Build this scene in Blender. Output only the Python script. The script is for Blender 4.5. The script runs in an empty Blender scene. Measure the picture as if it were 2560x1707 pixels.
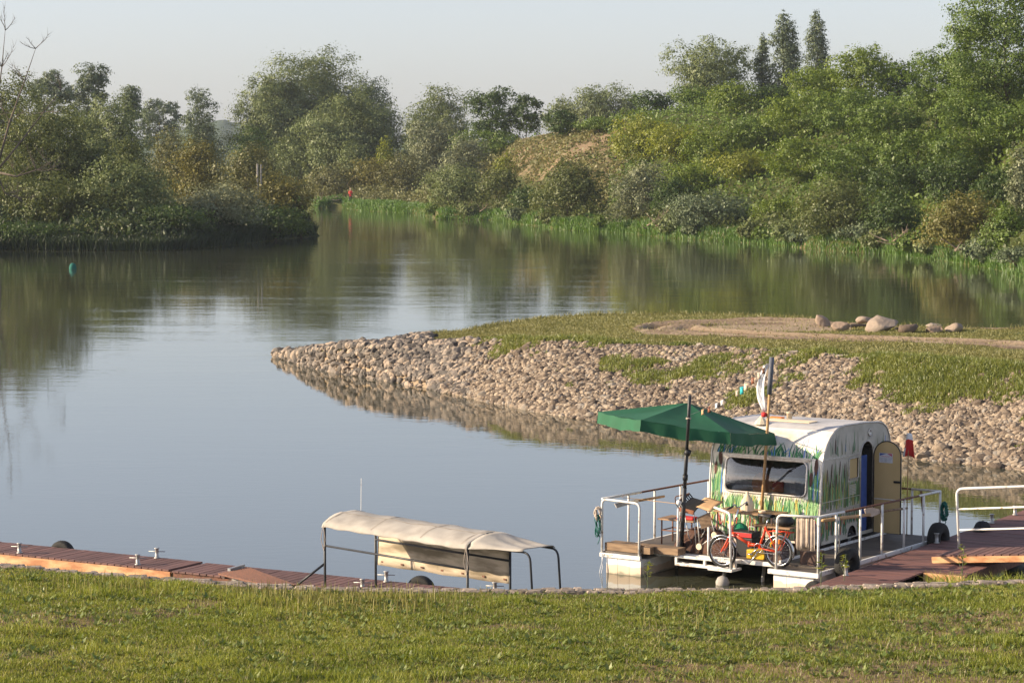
import bpy, bmesh, math, random
import numpy as np
from mathutils import Vector, Matrix
rnd = random.Random(7)
RNG = np.random.default_rng(11)
sc = bpy.context.scene
COL = sc.collection
R = math.radians
# ---------------------------------------------------------------- camera
FPX, HCAM, CX, CY, YH = 6342.0, 7.1, 1280.0, 853.5, 385.0
PITCH = math.atan((CY-YH)/FPX)
cam_d = bpy.data.cameras.new('camera'); cam = bpy.data.objects.new('camera', cam_d); COL.objects.link(cam)
cam.location = (0, 0, HCAM); cam.rotation_euler = (math.pi/2-PITCH, 0, 0)
cam_d.sensor_width = 36.0; cam_d.lens = 36.0*FPX/2560.0; cam_d.clip_start = 0.5; cam_d.clip_end = 9000
sc.camera = cam
def ray(x, y):
    a = (x-CX)/FPX; b = -(y-CY)/FPX
    return Vector((a, math.cos(PITCH)+b*math.sin(PITCH), -math.sin(PITCH)+b*math.cos(PITCH)))
def at(x, y, z=0.0):                      # photo pixel -> world point on the level z
    d = ray(x, y); t = (z-HCAM)/d.z
    return Vector((d.x*t, d.y*t, z))
def far(x, y, D):                         # photo pixel -> world point at depth D
    d = ray(x, y); t = D/d.y
    return Vector((d.x*t, D, HCAM+d.z*t))
# ---------------------------------------------------------------- materials
MATS = {}
def nodes(name):
    m = bpy.data.materials.new(name); m.use_nodes = True
    nt = m.node_tree; nt.nodes.clear()
    out = nt.nodes.new('ShaderNodeOutputMaterial')
    return m, nt, out
def L(nt, a, b): nt.links.new(a, b)
def mat(name, col, rough=0.6, col2=None, scale=8.0, metal=0.0, bump=0.0, bscale=None, stretch=(1, 1, 1), detail=6, contrast=(0.35, 0.65), spec=0.4, island=0.0):
    if name in MATS: return MATS[name]
    m, nt, out = nodes(name)
    b = nt.nodes.new('ShaderNodeBsdfPrincipled'); L(nt, b.outputs[0], out.inputs[0])
    b.inputs['Roughness'].default_value = rough; b.inputs['Metallic'].default_value = metal
    b.inputs['Specular IOR Level'].default_value = spec
    tc = nt.nodes.new('ShaderNodeTexCoord'); mp = nt.nodes.new('ShaderNodeMapping')
    mp.inputs['Scale'].default_value = stretch; L(nt, tc.outputs['Object'], mp.inputs['Vector'])
    n = nt.nodes.new('ShaderNodeTexNoise'); n.inputs['Scale'].default_value = scale; n.inputs['Detail'].default_value = detail
    L(nt, mp.outputs[0], n.inputs['Vector'])
    r = nt.nodes.new('ShaderNodeValToRGB'); L(nt, n.outputs['Fac'], r.inputs[0])
    c2 = col2 or tuple(c*0.82 for c in col)
    r.color_ramp.elements[0].position = contrast[0]; r.color_ramp.elements[1].position = contrast[1]
    r.color_ramp.elements[0].color = (*c2, 1); r.color_ramp.elements[1].color = (*col, 1)
    if island:                                # each board or stone its own shade
        g = nt.nodes.new('ShaderNodeNewGeometry'); mr = nt.nodes.new('ShaderNodeMapRange'); mr.inputs[3].default_value = 1-island; mr.inputs[4].default_value = 1+island; L(nt, g.outputs['Random Per Island'], mr.inputs[0])
        hv = nt.nodes.new('ShaderNodeHueSaturation'); L(nt, mr.outputs[0], hv.inputs['Value']); L(nt, r.outputs[0], hv.inputs['Color']); L(nt, hv.outputs[0], b.inputs['Base Color'])
    else: L(nt, r.outputs[0], b.inputs['Base Color'])
    if bump:
        n2 = nt.nodes.new('ShaderNodeTexNoise'); n2.inputs['Scale'].default_value = bscale or scale*4; n2.inputs['Detail'].default_value = 5
        L(nt, mp.outputs[0], n2.inputs['Vector'])
        bp = nt.nodes.new('ShaderNodeBump'); bp.inputs['Strength'].default_value = 1; bp.inputs['Distance'].default_value = bump
        L(nt, n2.outputs['Fac'], bp.inputs['Height']); L(nt, bp.outputs[0], b.inputs['Normal'])
    MATS[name] = m
    return m
def leafmat(name, a, b, trans=0.3, gloss=0.03, mid=None):
    m, nt, out = nodes(name)
    at_ = nt.nodes.new('ShaderNodeAttribute'); at_.attribute_name = 'tint'
    r = nt.nodes.new('ShaderNodeValToRGB'); L(nt, at_.outputs['Fac'], r.inputs[0])
    r.color_ramp.elements[0].color = (*a, 1); r.color_ramp.elements[1].color = (*b, 1)
    if mid:
        e = r.color_ramp.elements.new(mid[0]); e.color = (*mid[1], 1)
    d = nt.nodes.new('ShaderNodeBsdfDiffuse'); t = nt.nodes.new('ShaderNodeBsdfTranslucent'); g = nt.nodes.new('ShaderNodeBsdfGlossy')
    g.inputs['Roughness'].default_value = 0.5
    hs = nt.nodes.new('ShaderNodeHueSaturation'); hs.inputs['Value'].default_value = 1.25; hs.inputs['Saturation'].default_value = 1.1; hs.inputs['Hue'].default_value = 0.49
    L(nt, r.outputs[0], d.inputs[0]); L(nt, r.outputs[0], hs.inputs['Color']); L(nt, hs.outputs[0], t.inputs[0])
    m1 = nt.nodes.new('ShaderNodeMixShader'); m1.inputs[0].default_value = trans
    m2 = nt.nodes.new('ShaderNodeMixShader'); m2.inputs[0].default_value = gloss
    L(nt, d.outputs[0], m1.inputs[1]); L(nt, t.outputs[0], m1.inputs[2]); L(nt, m1.outputs[0], m2.inputs[1]); L(nt, g.outputs[0], m2.inputs[2])
    L(nt, m2.outputs[0], out.inputs[0]); MATS[name] = m
    return m
def tintmat(name, stops, rough=0.8, bump=0.0, bscale=20, spotty=0.35, nscale=6.0):      # colour per item from the tint attribute + mottling
    m, nt, out = nodes(name)
    b = nt.nodes.new('ShaderNodeBsdfPrincipled'); L(nt, b.outputs[0], out.inputs[0]); b.inputs['Roughness'].default_value = rough
    b.inputs['Specular IOR Level'].default_value = 0.25
    at_ = nt.nodes.new('ShaderNodeAttribute'); at_.attribute_name = 'tint'
    tc = nt.nodes.new('ShaderNodeTexCoord')
    n = nt.nodes.new('ShaderNodeTexNoise'); n.inputs['Scale'].default_value = nscale; n.inputs['Detail'].default_value = 6
    L(nt, tc.outputs['Object'], n.inputs['Vector'])
    ma = nt.nodes.new('ShaderNodeMath'); ma.operation = 'MULTIPLY_ADD'; ma.inputs[1].default_value = spotty; 
    L(nt, n.outputs['Fac'], ma.inputs[0])
    sb = nt.nodes.new('ShaderNodeMath'); sb.operation = 'SUBTRACT'; sb.inputs[1].default_value = spotty/2; L(nt, at_.outputs['Fac'], sb.inputs[0]); L(nt, sb.outputs[0], ma.inputs[2])
    r = nt.nodes.new('ShaderNodeValToRGB'); L(nt, ma.outputs[0], r.inputs[0])
    els = r.color_ramp.elements
    els[0].position = stops[0][0]; els[0].color = (*stops[0][1], 1); els[1].position = stops[-1][0]; els[1].color = (*stops[-1][1], 1)
    for p, c in stops[1:-1]:
        e = els.new(p); e.color = (*c, 1)
    L(nt, r.outputs[0], b.inputs['Base Color'])
    if bump:
        n2 = nt.nodes.new('ShaderNodeTexNoise'); n2.inputs['Scale'].default_value = bscale; n2.inputs['Detail'].default_value = 6; L(nt, tc.outputs['Object'], n2.inputs['Vector'])
        bp = nt.nodes.new('ShaderNodeBump'); bp.inputs['Distance'].default_value = bump; L(nt, n2.outputs['Fac'], bp.inputs['Height']); L(nt, bp.outputs[0], b.inputs['Normal'])
    MATS[name] = m
    return m
# ---------------------------------------------------------------- frames and mesh builder
class Frame:
    def __init__(s, ox, oy, deg): s.o = Vector((ox, oy, 0)); s.a = R(deg); s.m = Matrix.Translation(s.o) @ Matrix.Rotation(s.a, 4, 'Z')
    def w(s, p): return s.m @ Vector(p)
WORLD = Frame(0, 0, 0)
class MB:
    def __init__(s): s.v = []; s.f = []; s.mi = []; s.cur = 0
    def add(s, vs, fs):
        n = len(s.v); s.v += [tuple(v) for v in vs]
        for f in fs: s.f.append([i+n for i in f]); s.mi.append(s.cur)
        return s
    def mat(s, i): s.cur = i; return s
    def box(s, c, d, rz=0.0, M=None):
        hx, hy, hz = d[0]/2, d[1]/2, d[2]/2
        vs = [Vector((x, y, z)) for x in (-hx, hx) for y in (-hy, hy) for z in (-hz, hz)]
        m = M if M is not None else Matrix.Rotation(rz, 3, 'Z')
        c = Vector(c)
        return s.add([m @ v + c for v in vs], [(0, 1, 3, 2), (4, 6, 7, 5), (0, 4, 5, 1), (2, 3, 7, 6), (0, 2, 6, 4), (1, 5, 7, 3)])
    def b2(s, x0, x1, y0, y1, z0, z1): return s.box(((x0+x1)/2, (y0+y1)/2, (z0+z1)/2), (x1-x0, y1-y0, z1-z0))
    def bar(s, a, b, w, h, up=(0, 0, 1)):
        a, b = Vector(a), Vector(b); d = b-a; ln = d.length; d = d/ln
        sd = d.cross(Vector(up)).normalized(); u = sd.cross(d)
        M = Matrix((d, sd, u)).transposed()
        return s.box((a+b)/2, (ln, w, h), M=M)
    def tube(s, pts, r, n=8, cap=True, closed=False):
        pts = [Vector(p) for p in pts]; k = len(pts)
        rs = r if isinstance(r, (list, tuple)) else [r]*k
        vs = []; fs = []; prev = None
        for i, p in enumerate(pts):
            if closed: t = pts[(i+1) % k]-pts[i-1]
            else: t = pts[min(i+1, k-1)]-pts[max(i-1, 0)]
            t.normalize()
            if prev is None:
                q = Vector((0, 0, 1)) if abs(t.z) < 0.9 else Vector((1, 0, 0))
                prev = t.cross(q).normalized()
            a = (prev - t*prev.dot(t)).normalized(); prev = a; b = t.cross(a)
            for j in range(n):
                an = 2*math.pi*j/n; vs.append(p+(a*math.cos(an)+b*math.sin(an))*rs[i])
        rng = k if closed else k-1
        for i in range(rng):
            i2 = (i+1) % k
            for j in range(n): fs.append((i*n+j, i*n+(j+1) % n, i2*n+(j+1) % n, i2*n+j))
        if cap and not closed: fs.append(tuple(range(n))[::-1]); fs.append(tuple((k-1)*n+j for j in range(n)))
        return s.add(vs, fs)
    def lathe(s, prof, c=(0, 0, 0), n=16, M=None, closed=False):
        vs = []; fs = []; k = len(prof); c = Vector(c)
        for (r, z) in prof:
            for j in range(n):
                an = 2*math.pi*j/n; v = Vector((r*math.cos(an), r*math.sin(an), z))
                vs.append((M @ v if M is not None else v)+c)
        for i in range(k if closed else k-1):
            i2 = (i+1) % k
            for j in range(n): fs.append((i*n+j, i*n+(j+1) % n, i2*n+(j+1) % n, i2*n+j))
        if not closed: fs.append(tuple(range(n))[::-1]); fs.append(tuple((k-1)*n+j for j in range(n)))
        return s.add(vs, fs)
    def prism(s, poly, ax, a0, a1):           # poly of 2-D points, extruded along axis ax ('x','y','z')
        def P(p, t): return (t, p[0], p[1]) if ax == 'x' else ((p[0], t, p[1]) if ax == 'y' else (p[0], p[1], t))
        n = len(poly); vs = [P(p, a0) for p in poly]+[P(p, a1) for p in poly]
        fs = [tuple(range(n))[::-1], tuple(range(n, 2*n))]+[(i, (i+1) % n, n+(i+1) % n, n+i) for i in range(n)]
        return s.add(vs, fs)
    def grid(s, rows):
        n = len(rows[0]); vs = [p for r in rows for p in r]
        return s.add(vs, [(i*n+j, i*n+j+1, (i+1)*n+j+1, (i+1)*n+j) for i in range(len(rows)-1) for j in range(n-1)])
    def build(s, name, m, parent=None, off=(0, 0, 0), smooth=False, solid=0.0, bevel=0.0):
        me = bpy.data.meshes.new(name); o = Vector(off)
        me.from_pydata([tuple(Vector(v)-o) for v in s.v], [], s.f)
        for mm in (m if isinstance(m, (list, tuple)) else [m]): me.materials.append(mm)
        if any(s.mi): me.polygons.foreach_set('material_index', s.mi)
        bm = bmesh.new(); bm.from_mesh(me); bmesh.ops.recalc_face_normals(bm, faces=bm.faces); bm.to_mesh(me); bm.free()
        if smooth: me.polygons.foreach_set('use_smooth', [True]*len(me.polygons))
        me.update()
        ob = bpy.data.objects.new(name, me); COL.objects.link(ob)
        if parent: ob.parent = parent
        if solid:
            md = ob.modifiers.new('solid', 'SOLIDIFY'); md.thickness = solid; md.offset = 0
        if bevel:
            md = ob.modifiers.new('bevel', 'BEVEL'); md.width = bevel; md.segments = 2; md.limit_method = 'ANGLE'
        return ob
def fillet(pts, r, n=5, closed=False):
    pts = [Vector(p) for p in pts]; out = []
    N = len(pts)
    for i, p in enumerate(pts):
        if not closed and i in (0, N-1): out.append(p); continue
        a = pts[i-1]; b = pts[(i+1) % N]
        da = (a-p); db = (b-p); rr = min(r, da.length*0.45, db.length*0.45)
        p0 = p+da.normalized()*rr; p1 = p+db.normalized()*rr
        for k in range(n+1):
            t = k/n; out.append(p0*(1-t)**2+p*2*t*(1-t)+p1*t*t)
    return out
def tag(o, label=None, cat=None, group=None, kind=None):
    if label: o['label'] = label
    if cat: o['category'] = cat
    if group: o['group'] = group
    if kind: o['kind'] = kind
    return o
class Thing:
    def __init__(s, name, label, cat, fr=WORLD, base=(0, 0, 0), group=None):
        s.b = Vector(base); s.e = bpy.data.objects.new(name, None); COL.objects.link(s.e)
        s.e.empty_display_size = 0.2; s.e.location = fr.w(base); s.e.rotation_euler = (0, 0, fr.a); tag(s.e, label, cat, group)
    def part(s, mb, name, m, smooth=False, parent=None, solid=0.0, bevel=0.0):
        return mb.build(name, m, parent or s.e, off=s.b, smooth=smooth, solid=solid, bevel=bevel)
def single(mb, name, m, label, cat, fr=WORLD, base=(0, 0, 0), group=None, smooth=False, solid=0.0, bevel=0.0, kind=None):
    o = mb.build(name, m, None, off=base, smooth=smooth, solid=solid, bevel=bevel)
    o.location = fr.w(base); o.rotation_euler = (0, 0, fr.a); return tag(o, label, cat, group, kind)
def np_mesh(name, V, counts, idx, m, tint=None, smooth=False, parent=None):
    me = bpy.data.meshes.new(name)
    nv, nf, nl = len(V), len(counts), len(idx)
    me.vertices.add(nv); me.vertices.foreach_set('co', np.ascontiguousarray(V, dtype=np.float32).ravel())
    me.loops.add(nl); me.loops.foreach_set('vertex_index', np.ascontiguousarray(idx, dtype=np.int32))
    me.polygons.add(nf); st = np.zeros(nf, np.int32); st[1:] = np.cumsum(counts)[:-1]
    me.polygons.foreach_set('loop_start', st)
    me.polygons.foreach_set('use_smooth', np.full(nf, smooth))
    me.update(calc_edges=True)
    if tint is not None:
        a = me.attributes.new('tint', 'FLOAT', 'POINT'); a.data.foreach_set('value', np.ascontiguousarray(tint, dtype=np.float32))
    me.materials.append(m)
    o = bpy.data.objects.new(name, me); COL.objects.link(o)
    if parent: o.parent = parent
    return o
def unit(a): return a/np.maximum(np.linalg.norm(a, axis=1, keepdims=True), 1e-9)
def leaf_mesh(name, P, N, AX, ln, wd, m, tint, parent=None):       # one folded diamond per leaf spray
    n = len(P); B = unit(np.cross(AX, N)); A = unit(np.cross(N, B))
    l = ln[:, None]; w = wd[:, None]
    V = np.empty((n, 4, 3), np.float32)
    V[:, 0] = P-A*l*0.5; V[:, 1] = P+B*w*0.5-A*l*0.05; V[:, 2] = P+A*l*0.5; V[:, 3] = P-B*w*0.5-A*l*0.05
    return np_mesh(name, V.reshape(-1, 3), np.full(n, 4), np.arange(n*4), m, np.repeat(tint, 4), parent=parent)
def blade_mesh(name, P, h, w, lean, m, tint, parent=None, rng=RNG):   # grass blades: quad + tip
    n = len(P); an = rng.uniform(0, 2*np.pi, n); S = np.stack([np.cos(an), np.sin(an), np.zeros(n)], 1)*w[:, None]*0.5
    la = rng.uniform(0, 2*np.pi, n); Ld = np.stack([np.cos(la), np.sin(la), np.zeros(n)], 1)*(lean*h)[:, None]
    Z = np.zeros((n, 3)); Z[:, 2] = h
    V = np.empty((n, 5, 3), np.float32)
    V[:, 0] = P-S; V[:, 1] = P+S; M_ = P+Ld*0.35+Z*0.6
    V[:, 2] = M_+S*0.75; V[:, 3] = M_-S*0.75; T = P+Ld+Z*(1-0.3*lean[:, None]); V[:, 4] = T
    base = (np.arange(n)*5)[:, None]
    idx = (base+np.array([[0, 1, 2, 3, 3, 2, 4]])).ravel()
    return np_mesh(name, V.reshape(-1, 3), np.tile([4, 3], n), idx, m, np.repeat(tint, 5), parent=parent)
def vnoise(x, y, s, seed=0):                       # cheap smooth value noise (numpy)
    r = np.random.default_rng(seed).random((64, 64)); x = np.asarray(x)/s; y = np.asarray(y)/s
    xi = np.floor(x).astype(int); yi = np.floor(y).astype(int); fx = x-xi; fy = y-yi; fx = fx*fx*(3-2*fx); fy = fy*fy*(3-2*fy)
    g = lambda i, j: r[i % 64, j % 64]
    return g(xi, yi)*(1-fx)*(1-fy)+g(xi+1, yi)*fx*(1-fy)+g(xi, yi+1)*(1-fx)*fy+g(xi+1, yi+1)*fx*fy
def fbm(x, y, s, seed=0): return 0.5*vnoise(x, y, s, seed)+0.3*vnoise(x, y, s/2.1, seed+1)+0.2*vnoise(x, y, s/4.3, seed+2)
def sstep(a, b, x): t = np.clip((np.asarray(x, float)-a)/(b-a), 0, 1); return t*t*(3-2*t)
# ---------------------------------------------------------------- light, sky, render settings
SUN_AZ = (-0.997, -0.06); SUN_EL = R(21)
w = bpy.data.worlds.new('World'); sc.world = w; w.use_nodes = True
nt = w.node_tree; nt.nodes.clear()
sky = nt.nodes.new('ShaderNodeTexSky'); sky.sky_type = 'NISHITA'; sky.sun_disc = False
sky.sun_elevation = SUN_EL; sky.sun_rotation = math.atan2(SUN_AZ[0], SUN_AZ[1]); sky.air_density = 1.0; sky.dust_density = 1.1; sky.ozone_density = 1.5; sky.altitude = 50
hs = nt.nodes.new('ShaderNodeHueSaturation'); hs.inputs['Saturation'].default_value = 0.52
bg = nt.nodes.new('ShaderNodeBackground'); bg.inputs['Strength'].default_value = 0.105
wo = nt.nodes.new('ShaderNodeOutputWorld'); L(nt, sky.outputs[0], hs.inputs['Color']); tn = nt.nodes.new('ShaderNodeMix'); tn.data_type = 'RGBA'; tn.blend_type = 'MULTIPLY'; tn.inputs['Factor'].default_value = 1; tn.inputs[7].default_value = (.93, .945, 1.07, 1); L(nt, hs.outputs[0], tn.inputs[6]); L(nt, tn.outputs[2], bg.inputs[0]); L(nt, bg.outputs[0], wo.inputs[0])
sd = bpy.data.lights.new('sun', 'SUN'); sd.energy = 5.0; sd.angle = R(0.6); sd.color = (1.0, 0.82, 0.58)
so = bpy.data.objects.new('sun', sd); COL.objects.link(so)
dsun = Vector((SUN_AZ[0]*math.cos(SUN_EL), SUN_AZ[1]*math.cos(SUN_EL), math.sin(SUN_EL)))
so.rotation_euler = (-dsun).to_track_quat('-Z', 'Y').to_euler(); so.location = (-60, -40, 60)
sc.view_settings.view_transform = 'Standard'; sc.view_settings.look = 'None'; sc.view_settings.exposure = 0.86; sc.view_settings.gamma = 1
sc.render.engine = 'CYCLES'; sc.cycles.use_denoising = True; sc.cycles.max_bounces = 8; sc.cycles.transparent_max_bounces = 12
sc.cycles.volume_bounces = 2
# ================================================================ SETTING: water and land
def interp(tab):
    xs = [t[0] for t in tab]; ys = [t[1] for t in tab]
    return lambda x: np.interp(x, xs, ys)
def wl(tab): return interp([(x, at(x, y, 0).y) for x, y in tab])          # waterline: azimuth column -> depth
farD = wl([(-400, 512), (300, 512), (700, 514), (763, 517), (794, 520), (853, 519), (904, 527), (1042, 534), (1100, 548), (1231, 550), (1287, 559), (1350, 566), (1412, 575), (1569, 583), (1662, 594), (1801, 603), (1935, 612), (2069, 627), (2203, 634), (2359, 652), (2417, 661), (2493, 674), (2560, 700), (2700, 735), (3000, 790)])
leftD = wl([(-900, 640), (-400, 632), (0, 626), (400, 628), (500, 622), (600, 612), (700, 600), (795, 590), (800, 590)])
leftW = interp([(-900, 75), (0, 70), (400, 60), (600, 40), (740, 18), (795, 2), (800, 0)])
hillH = interp([(0, 0.0), (1080, 0.3), (1180, 4.5), (1300, 7.5), (1450, 9.0), (1700, 10.5), (2100, 11.5), (2560, 11.0), (3000, 11)])
def az(X, Y): return CX+FPX*np.asarray(X)/np.asarray(Y)
def far_z(X, Y):
    a = az(X, Y); d = Y-farD(a)
    z = np.where(d < 2, -0.8+0.9*(d+1.2), 0)
    z = np.minimum(np.maximum(z, -1.5), 0.9)
    z = np.where(d >= 0.6, 0.8+0.5*sstep(0.6, 8, d), z)
    hh = hillH(a)*(0.92+0.16*fbm(np.asarray(X), np.asarray(Y), 14, 3))
    z = z+hh*sstep(9, 74, d)+0.5*(fbm(np.asarray(X), np.asarray(Y), 9, 5)-0.5)*sstep(2, 8, d)
    return z
def left_z(X, Y):
    a = az(X, Y); d = Y-leftD(a); ww = np.maximum(leftW(a), 0.5)
    t = np.clip(np.minimum(d, ww-d), -3, 8)
    return np.where(t < 0.5, -0.6+0.8*(t+0.5), 0.2+1.3*sstep(0.5, 7, t))
def polar_sheet(name, cols, depth_rows, zf, m, label=None):
    X, Y = [], []
    for c in cols:
        D = depth_rows(c); X.append((c-CX)/FPX*D); Y.append(D)
    X = np.array(X); Y = np.array(Y); Z = zf(X, Y); nc, nr = X.shape
    V = np.stack([X, Y, Z], -1).reshape(-1, 3)
    i = np.arange(nc-1)[:, None]*nr+np.arange(nr-1)[None]
    idx = np.stack([i, i+nr, i+nr+1, i+1], -1).reshape(-1)
    o = np_mesh(name, V, np.full((nc-1)*(nr-1), 4), idx, m, smooth=True); tag(o, kind='structure')
    return o, X, Y, Z
# ---- ground materials
def ground_mat(name, base, second, soil, sscale=0.9, attr=False):
    m, nt, out = nodes(name); b = nt.nodes.new('ShaderNodeBsdfPrincipled'); L(nt, b.outputs[0], out.inputs[0]); b.inputs['Roughness'].default_value = 0.95; b.inputs['Specular IOR Level'].default_value = 0.1
    g = nt.nodes.new('ShaderNodeNewGeometry')
    def noise(s, d=6):
        n = nt.nodes.new('ShaderNodeTexNoise'); n.inputs['Scale'].default_value = s; n.inputs['Detail'].default_value = d; L(nt, g.outputs['Position'], n.inputs['Vector']); return n
    n1 = noise(3.0); r1 = nt.nodes.new('ShaderNodeValToRGB'); r1.color_ramp.elements[0].position = 0.35; r1.color_ramp.elements[1].position = 0.65
    r1.color_ramp.elements[0].color = (*base, 1); r1.color_ramp.elements[1].color = (*second, 1); L(nt, n1.outputs['Fac'], r1.inputs[0])
    mx = nt.nodes.new('ShaderNodeMix'); mx.data_type = 'RGBA'
    n3 = noise(9.0, 8); r3 = nt.nodes.new('ShaderNodeValToRGB'); r3.color_ramp.elements[0].position = 0.3; r3.color_ramp.elements[1].position = 0.7
    r3.color_ramp.elements[0].color = (*[c*0.72 for c in soil], 1); r3.color_ramp.elements[1].color = (*soil, 1); L(nt, n3.outputs['Fac'], r3.inputs[0])
    if attr:
        a = nt.nodes.new('ShaderNodeAttribute'); a.attribute_name = 'tint'
        n2 = noise(2.2, 8); ad = nt.nodes.new('ShaderNodeMath'); ad.operation = 'MULTIPLY_ADD'; ad.inputs[1].default_value = 0.9; L(nt, n2.outputs['Fac'], ad.inputs[0])
        sb = nt.nodes.new('ShaderNodeMath'); sb.operation = 'SUBTRACT'; sb.inputs[1].default_value = 0.45; L(nt, a.outputs['Fac'], sb.inputs[0]); L(nt, sb.outputs[0], ad.inputs[2])
        fac = ad.outputs[0]
    else:
        n2 = noise(sscale, 7); fac = n2.outputs['Fac']
    r2 = nt.nodes.new('ShaderNodeValToRGB'); r2.color_ramp.elements[0].position = 0.45; r2.color_ramp.elements[1].position = 0.6; L(nt, fac, r2.inputs[0])
    L(nt, r2.outputs[0], mx.inputs['Factor']); L(nt, r1.outputs[0], mx.inputs[6]); L(nt, r3.outputs[0], mx.inputs[7])
    wa = nt.nodes.new('ShaderNodeAttribute'); wa.attribute_name = 'rut'; n5 = noise(5.0, 7); w1 = nt.nodes.new('ShaderNodeMath'); w1.operation = 'MULTIPLY'; L(nt, wa.outputs['Fac'], w1.inputs[0]); L(nt, n5.outputs['Fac'], w1.inputs[1])
    w2 = nt.nodes.new('ShaderNodeMath'); w2.operation = 'MULTIPLY'; w2.inputs[1].default_value = 1.7; w2.use_clamp = True; L(nt, w1.outputs[0], w2.inputs[0])
    mw = nt.nodes.new('ShaderNodeMix'); mw.data_type = 'RGBA'; mw.inputs[7].default_value = (.12, .078, .05, 1); L(nt, w2.outputs[0], mw.inputs['Factor']); L(nt, mx.outputs[2], mw.inputs[6]); L(nt, mw.outputs[2], b.inputs['Base Color'])
    bp = nt.nodes.new('ShaderNodeBump'); bp.inputs['Distance'].default_value = 0.04; L(nt, n3.outputs['Fac'], bp.inputs['Height']); L(nt, bp.outputs[0], b.inputs['Normal'])
    MATS[name] = m; return m
def set_tint(o, vals):
    a = o.data.attributes.new('tint', 'FLOAT', 'POINT'); a.data.foreach_set('value', np.ascontiguousarray(vals, dtype=np.float32).ravel())
gm_far = ground_mat('bank_ground', (0.045, 0.065, 0.02), (0.085, 0.08, 0.03), (0.27, 0.195, 0.12), attr=True)
gm_spit = ground_mat('spit_ground', (0.10, 0.13, 0.035), (0.17, 0.17, 0.06), (0.37, 0.28, 0.19), attr=True)
gm_near = ground_mat('lawn_ground', (0.085, 0.105, 0.03), (0.14, 0.14, 0.05), (0.27, 0.19, 0.11), attr=True)
# ---- river
m, nt, out = nodes('river_water')
b = nt.nodes.new('ShaderNodeBsdfPrincipled'); L(nt, b.outputs[0], out.inputs[0])
b.inputs['Base Color'].default_value = (0.055, 0.058, 0.036, 1); b.inputs['Roughness'].default_value = 0.02; b.inputs['IOR'].default_value = 1.75; b.inputs['Specular IOR Level'].default_value = 0.5
g = nt.nodes.new('ShaderNodeNewGeometry')
def wn(scale, sx, sy, det=3, rot=0.0):
    mp = nt.nodes.new('ShaderNodeMapping'); mp.inputs['Scale'].default_value = (sx, sy, 1); mp.inputs['Rotation'].default_value = (0, 0, rot); L(nt, g.outputs['Position'], mp.inputs['Vector'])
    n = nt.nodes.new('ShaderNodeTexNoise'); n.inputs['Scale'].default_value = scale; n.inputs['Detail'].default_value = det; n.inputs['Roughness'].default_value = 0.5; L(nt, mp.outputs[0], n.inputs['Vector']); return n
fine = wn(3.2, 0.45, 1.0, 2, 0.12); mid_ = wn(0.9, 0.35, 1.0, 2, -0.2); mask = wn(0.30, 0.22, 1.0, 6, 0.06)
sepy = nt.nodes.new('ShaderNodeSeparateXYZ'); L(nt, g.outputs['Position'], sepy.inputs[0])
mr = nt.nodes.new('ShaderNodeMapRange'); mr.inputs[1].default_value = 50; mr.inputs[2].default_value = 170; mr.inputs[3].default_value = 0.17; mr.inputs[4].default_value = 1.0; L(nt, sepy.outputs['Y'], mr.inputs[0])
rm = nt.nodes.new('ShaderNodeValToRGB'); rm.color_ramp.elements[0].position = 0.47; rm.color_ramp.elements[1].position = 0.66; rm.color_ramp.elements[0].color = (0.15, 0.15, 0.15, 1); L(nt, mask.outputs['Fac'], rm.inputs[0])
mu = nt.nodes.new('ShaderNodeMath'); mu.operation = 'MULTIPLY'; L(nt, mr.outputs[0], mu.inputs[0]); L(nt, rm.outputs[0], mu.inputs[1])
mu2 = nt.nodes.new('ShaderNodeMath'); mu2.operation = 'MULTIPLY'; L(nt, fine.outputs['Fac'], mu2.inputs[0]); L(nt, mu.outputs[0], mu2.inputs[1])
bp1 = nt.nodes.new('ShaderNodeBump'); bp1.inputs['Strength'].default_value = 1; bp1.inputs['Distance'].default_value = 0.009; L(nt, mu2.outputs[0], bp1.inputs['Height'])
mu3 = nt.nodes.new('ShaderNodeMath'); mu3.operation = 'MULTIPLY'; L(nt, mid_.outputs['Fac'], mu3.inputs[0]); L(nt, mr.outputs[0], mu3.inputs[1])
bp2 = nt.nodes.new('ShaderNodeBump'); bp2.inputs['Strength'].default_value = 1; bp2.inputs['Distance'].default_value = 0.007; L(nt, mu3.outputs[0], bp2.inputs['Height']); L(nt, bp1.outputs[0], bp2.inputs['Normal'])
fine2 = wn(5.0, 0.5, 1.0, 2, 0.5); bp3 = nt.nodes.new('ShaderNodeBump'); bp3.inputs['Distance'].default_value = 0.0012; L(nt, fine2.outputs['Fac'], bp3.inputs['Height']); L(nt, bp2.outputs[0], bp3.inputs['Normal'])
L(nt, bp3.outputs[0], b.inputs['Normal'])
water = m
mb = MB(); mb.add([(-2500, 20, 0), (2500, 20, 0), (2500, 3000, 0), (-2500, 3000, 0)], [(0, 1, 2, 3)])
tag(mb.build('river', water), kind='structure')
# ---- far bank with the wooded hill
cols = np.concatenate([np.linspace(-400, 1000, 40), np.linspace(1012, 2700, 170), np.linspace(2720, 3000, 6)])
rows = np.concatenate([[-1.5, -0.3, 0.5, 1, 2], np.linspace(3.5, 80, 40), [90, 100, 140, 220, 400, 800, 1500, 2200]])
o, X, Y, Z = polar_sheet('far_bank', cols, lambda c: farD(c)+rows, far_z, gm_far)
A_ = az(X, Y); d_ = Y-farD(A_)
dry = (0.40+.42*fbm(X, Y, 7, 6))*sstep(1180, 1260, A_)*(1-sstep(1540, 1640, A_))*sstep(2.5, 5, Z)
mud = (d_ < 1.1)*0.45*sstep(.5, .7, fbm(X, Y, 6, 4))
set_tint(o, np.maximum(np.maximum(dry, mud), 0.25))
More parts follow.
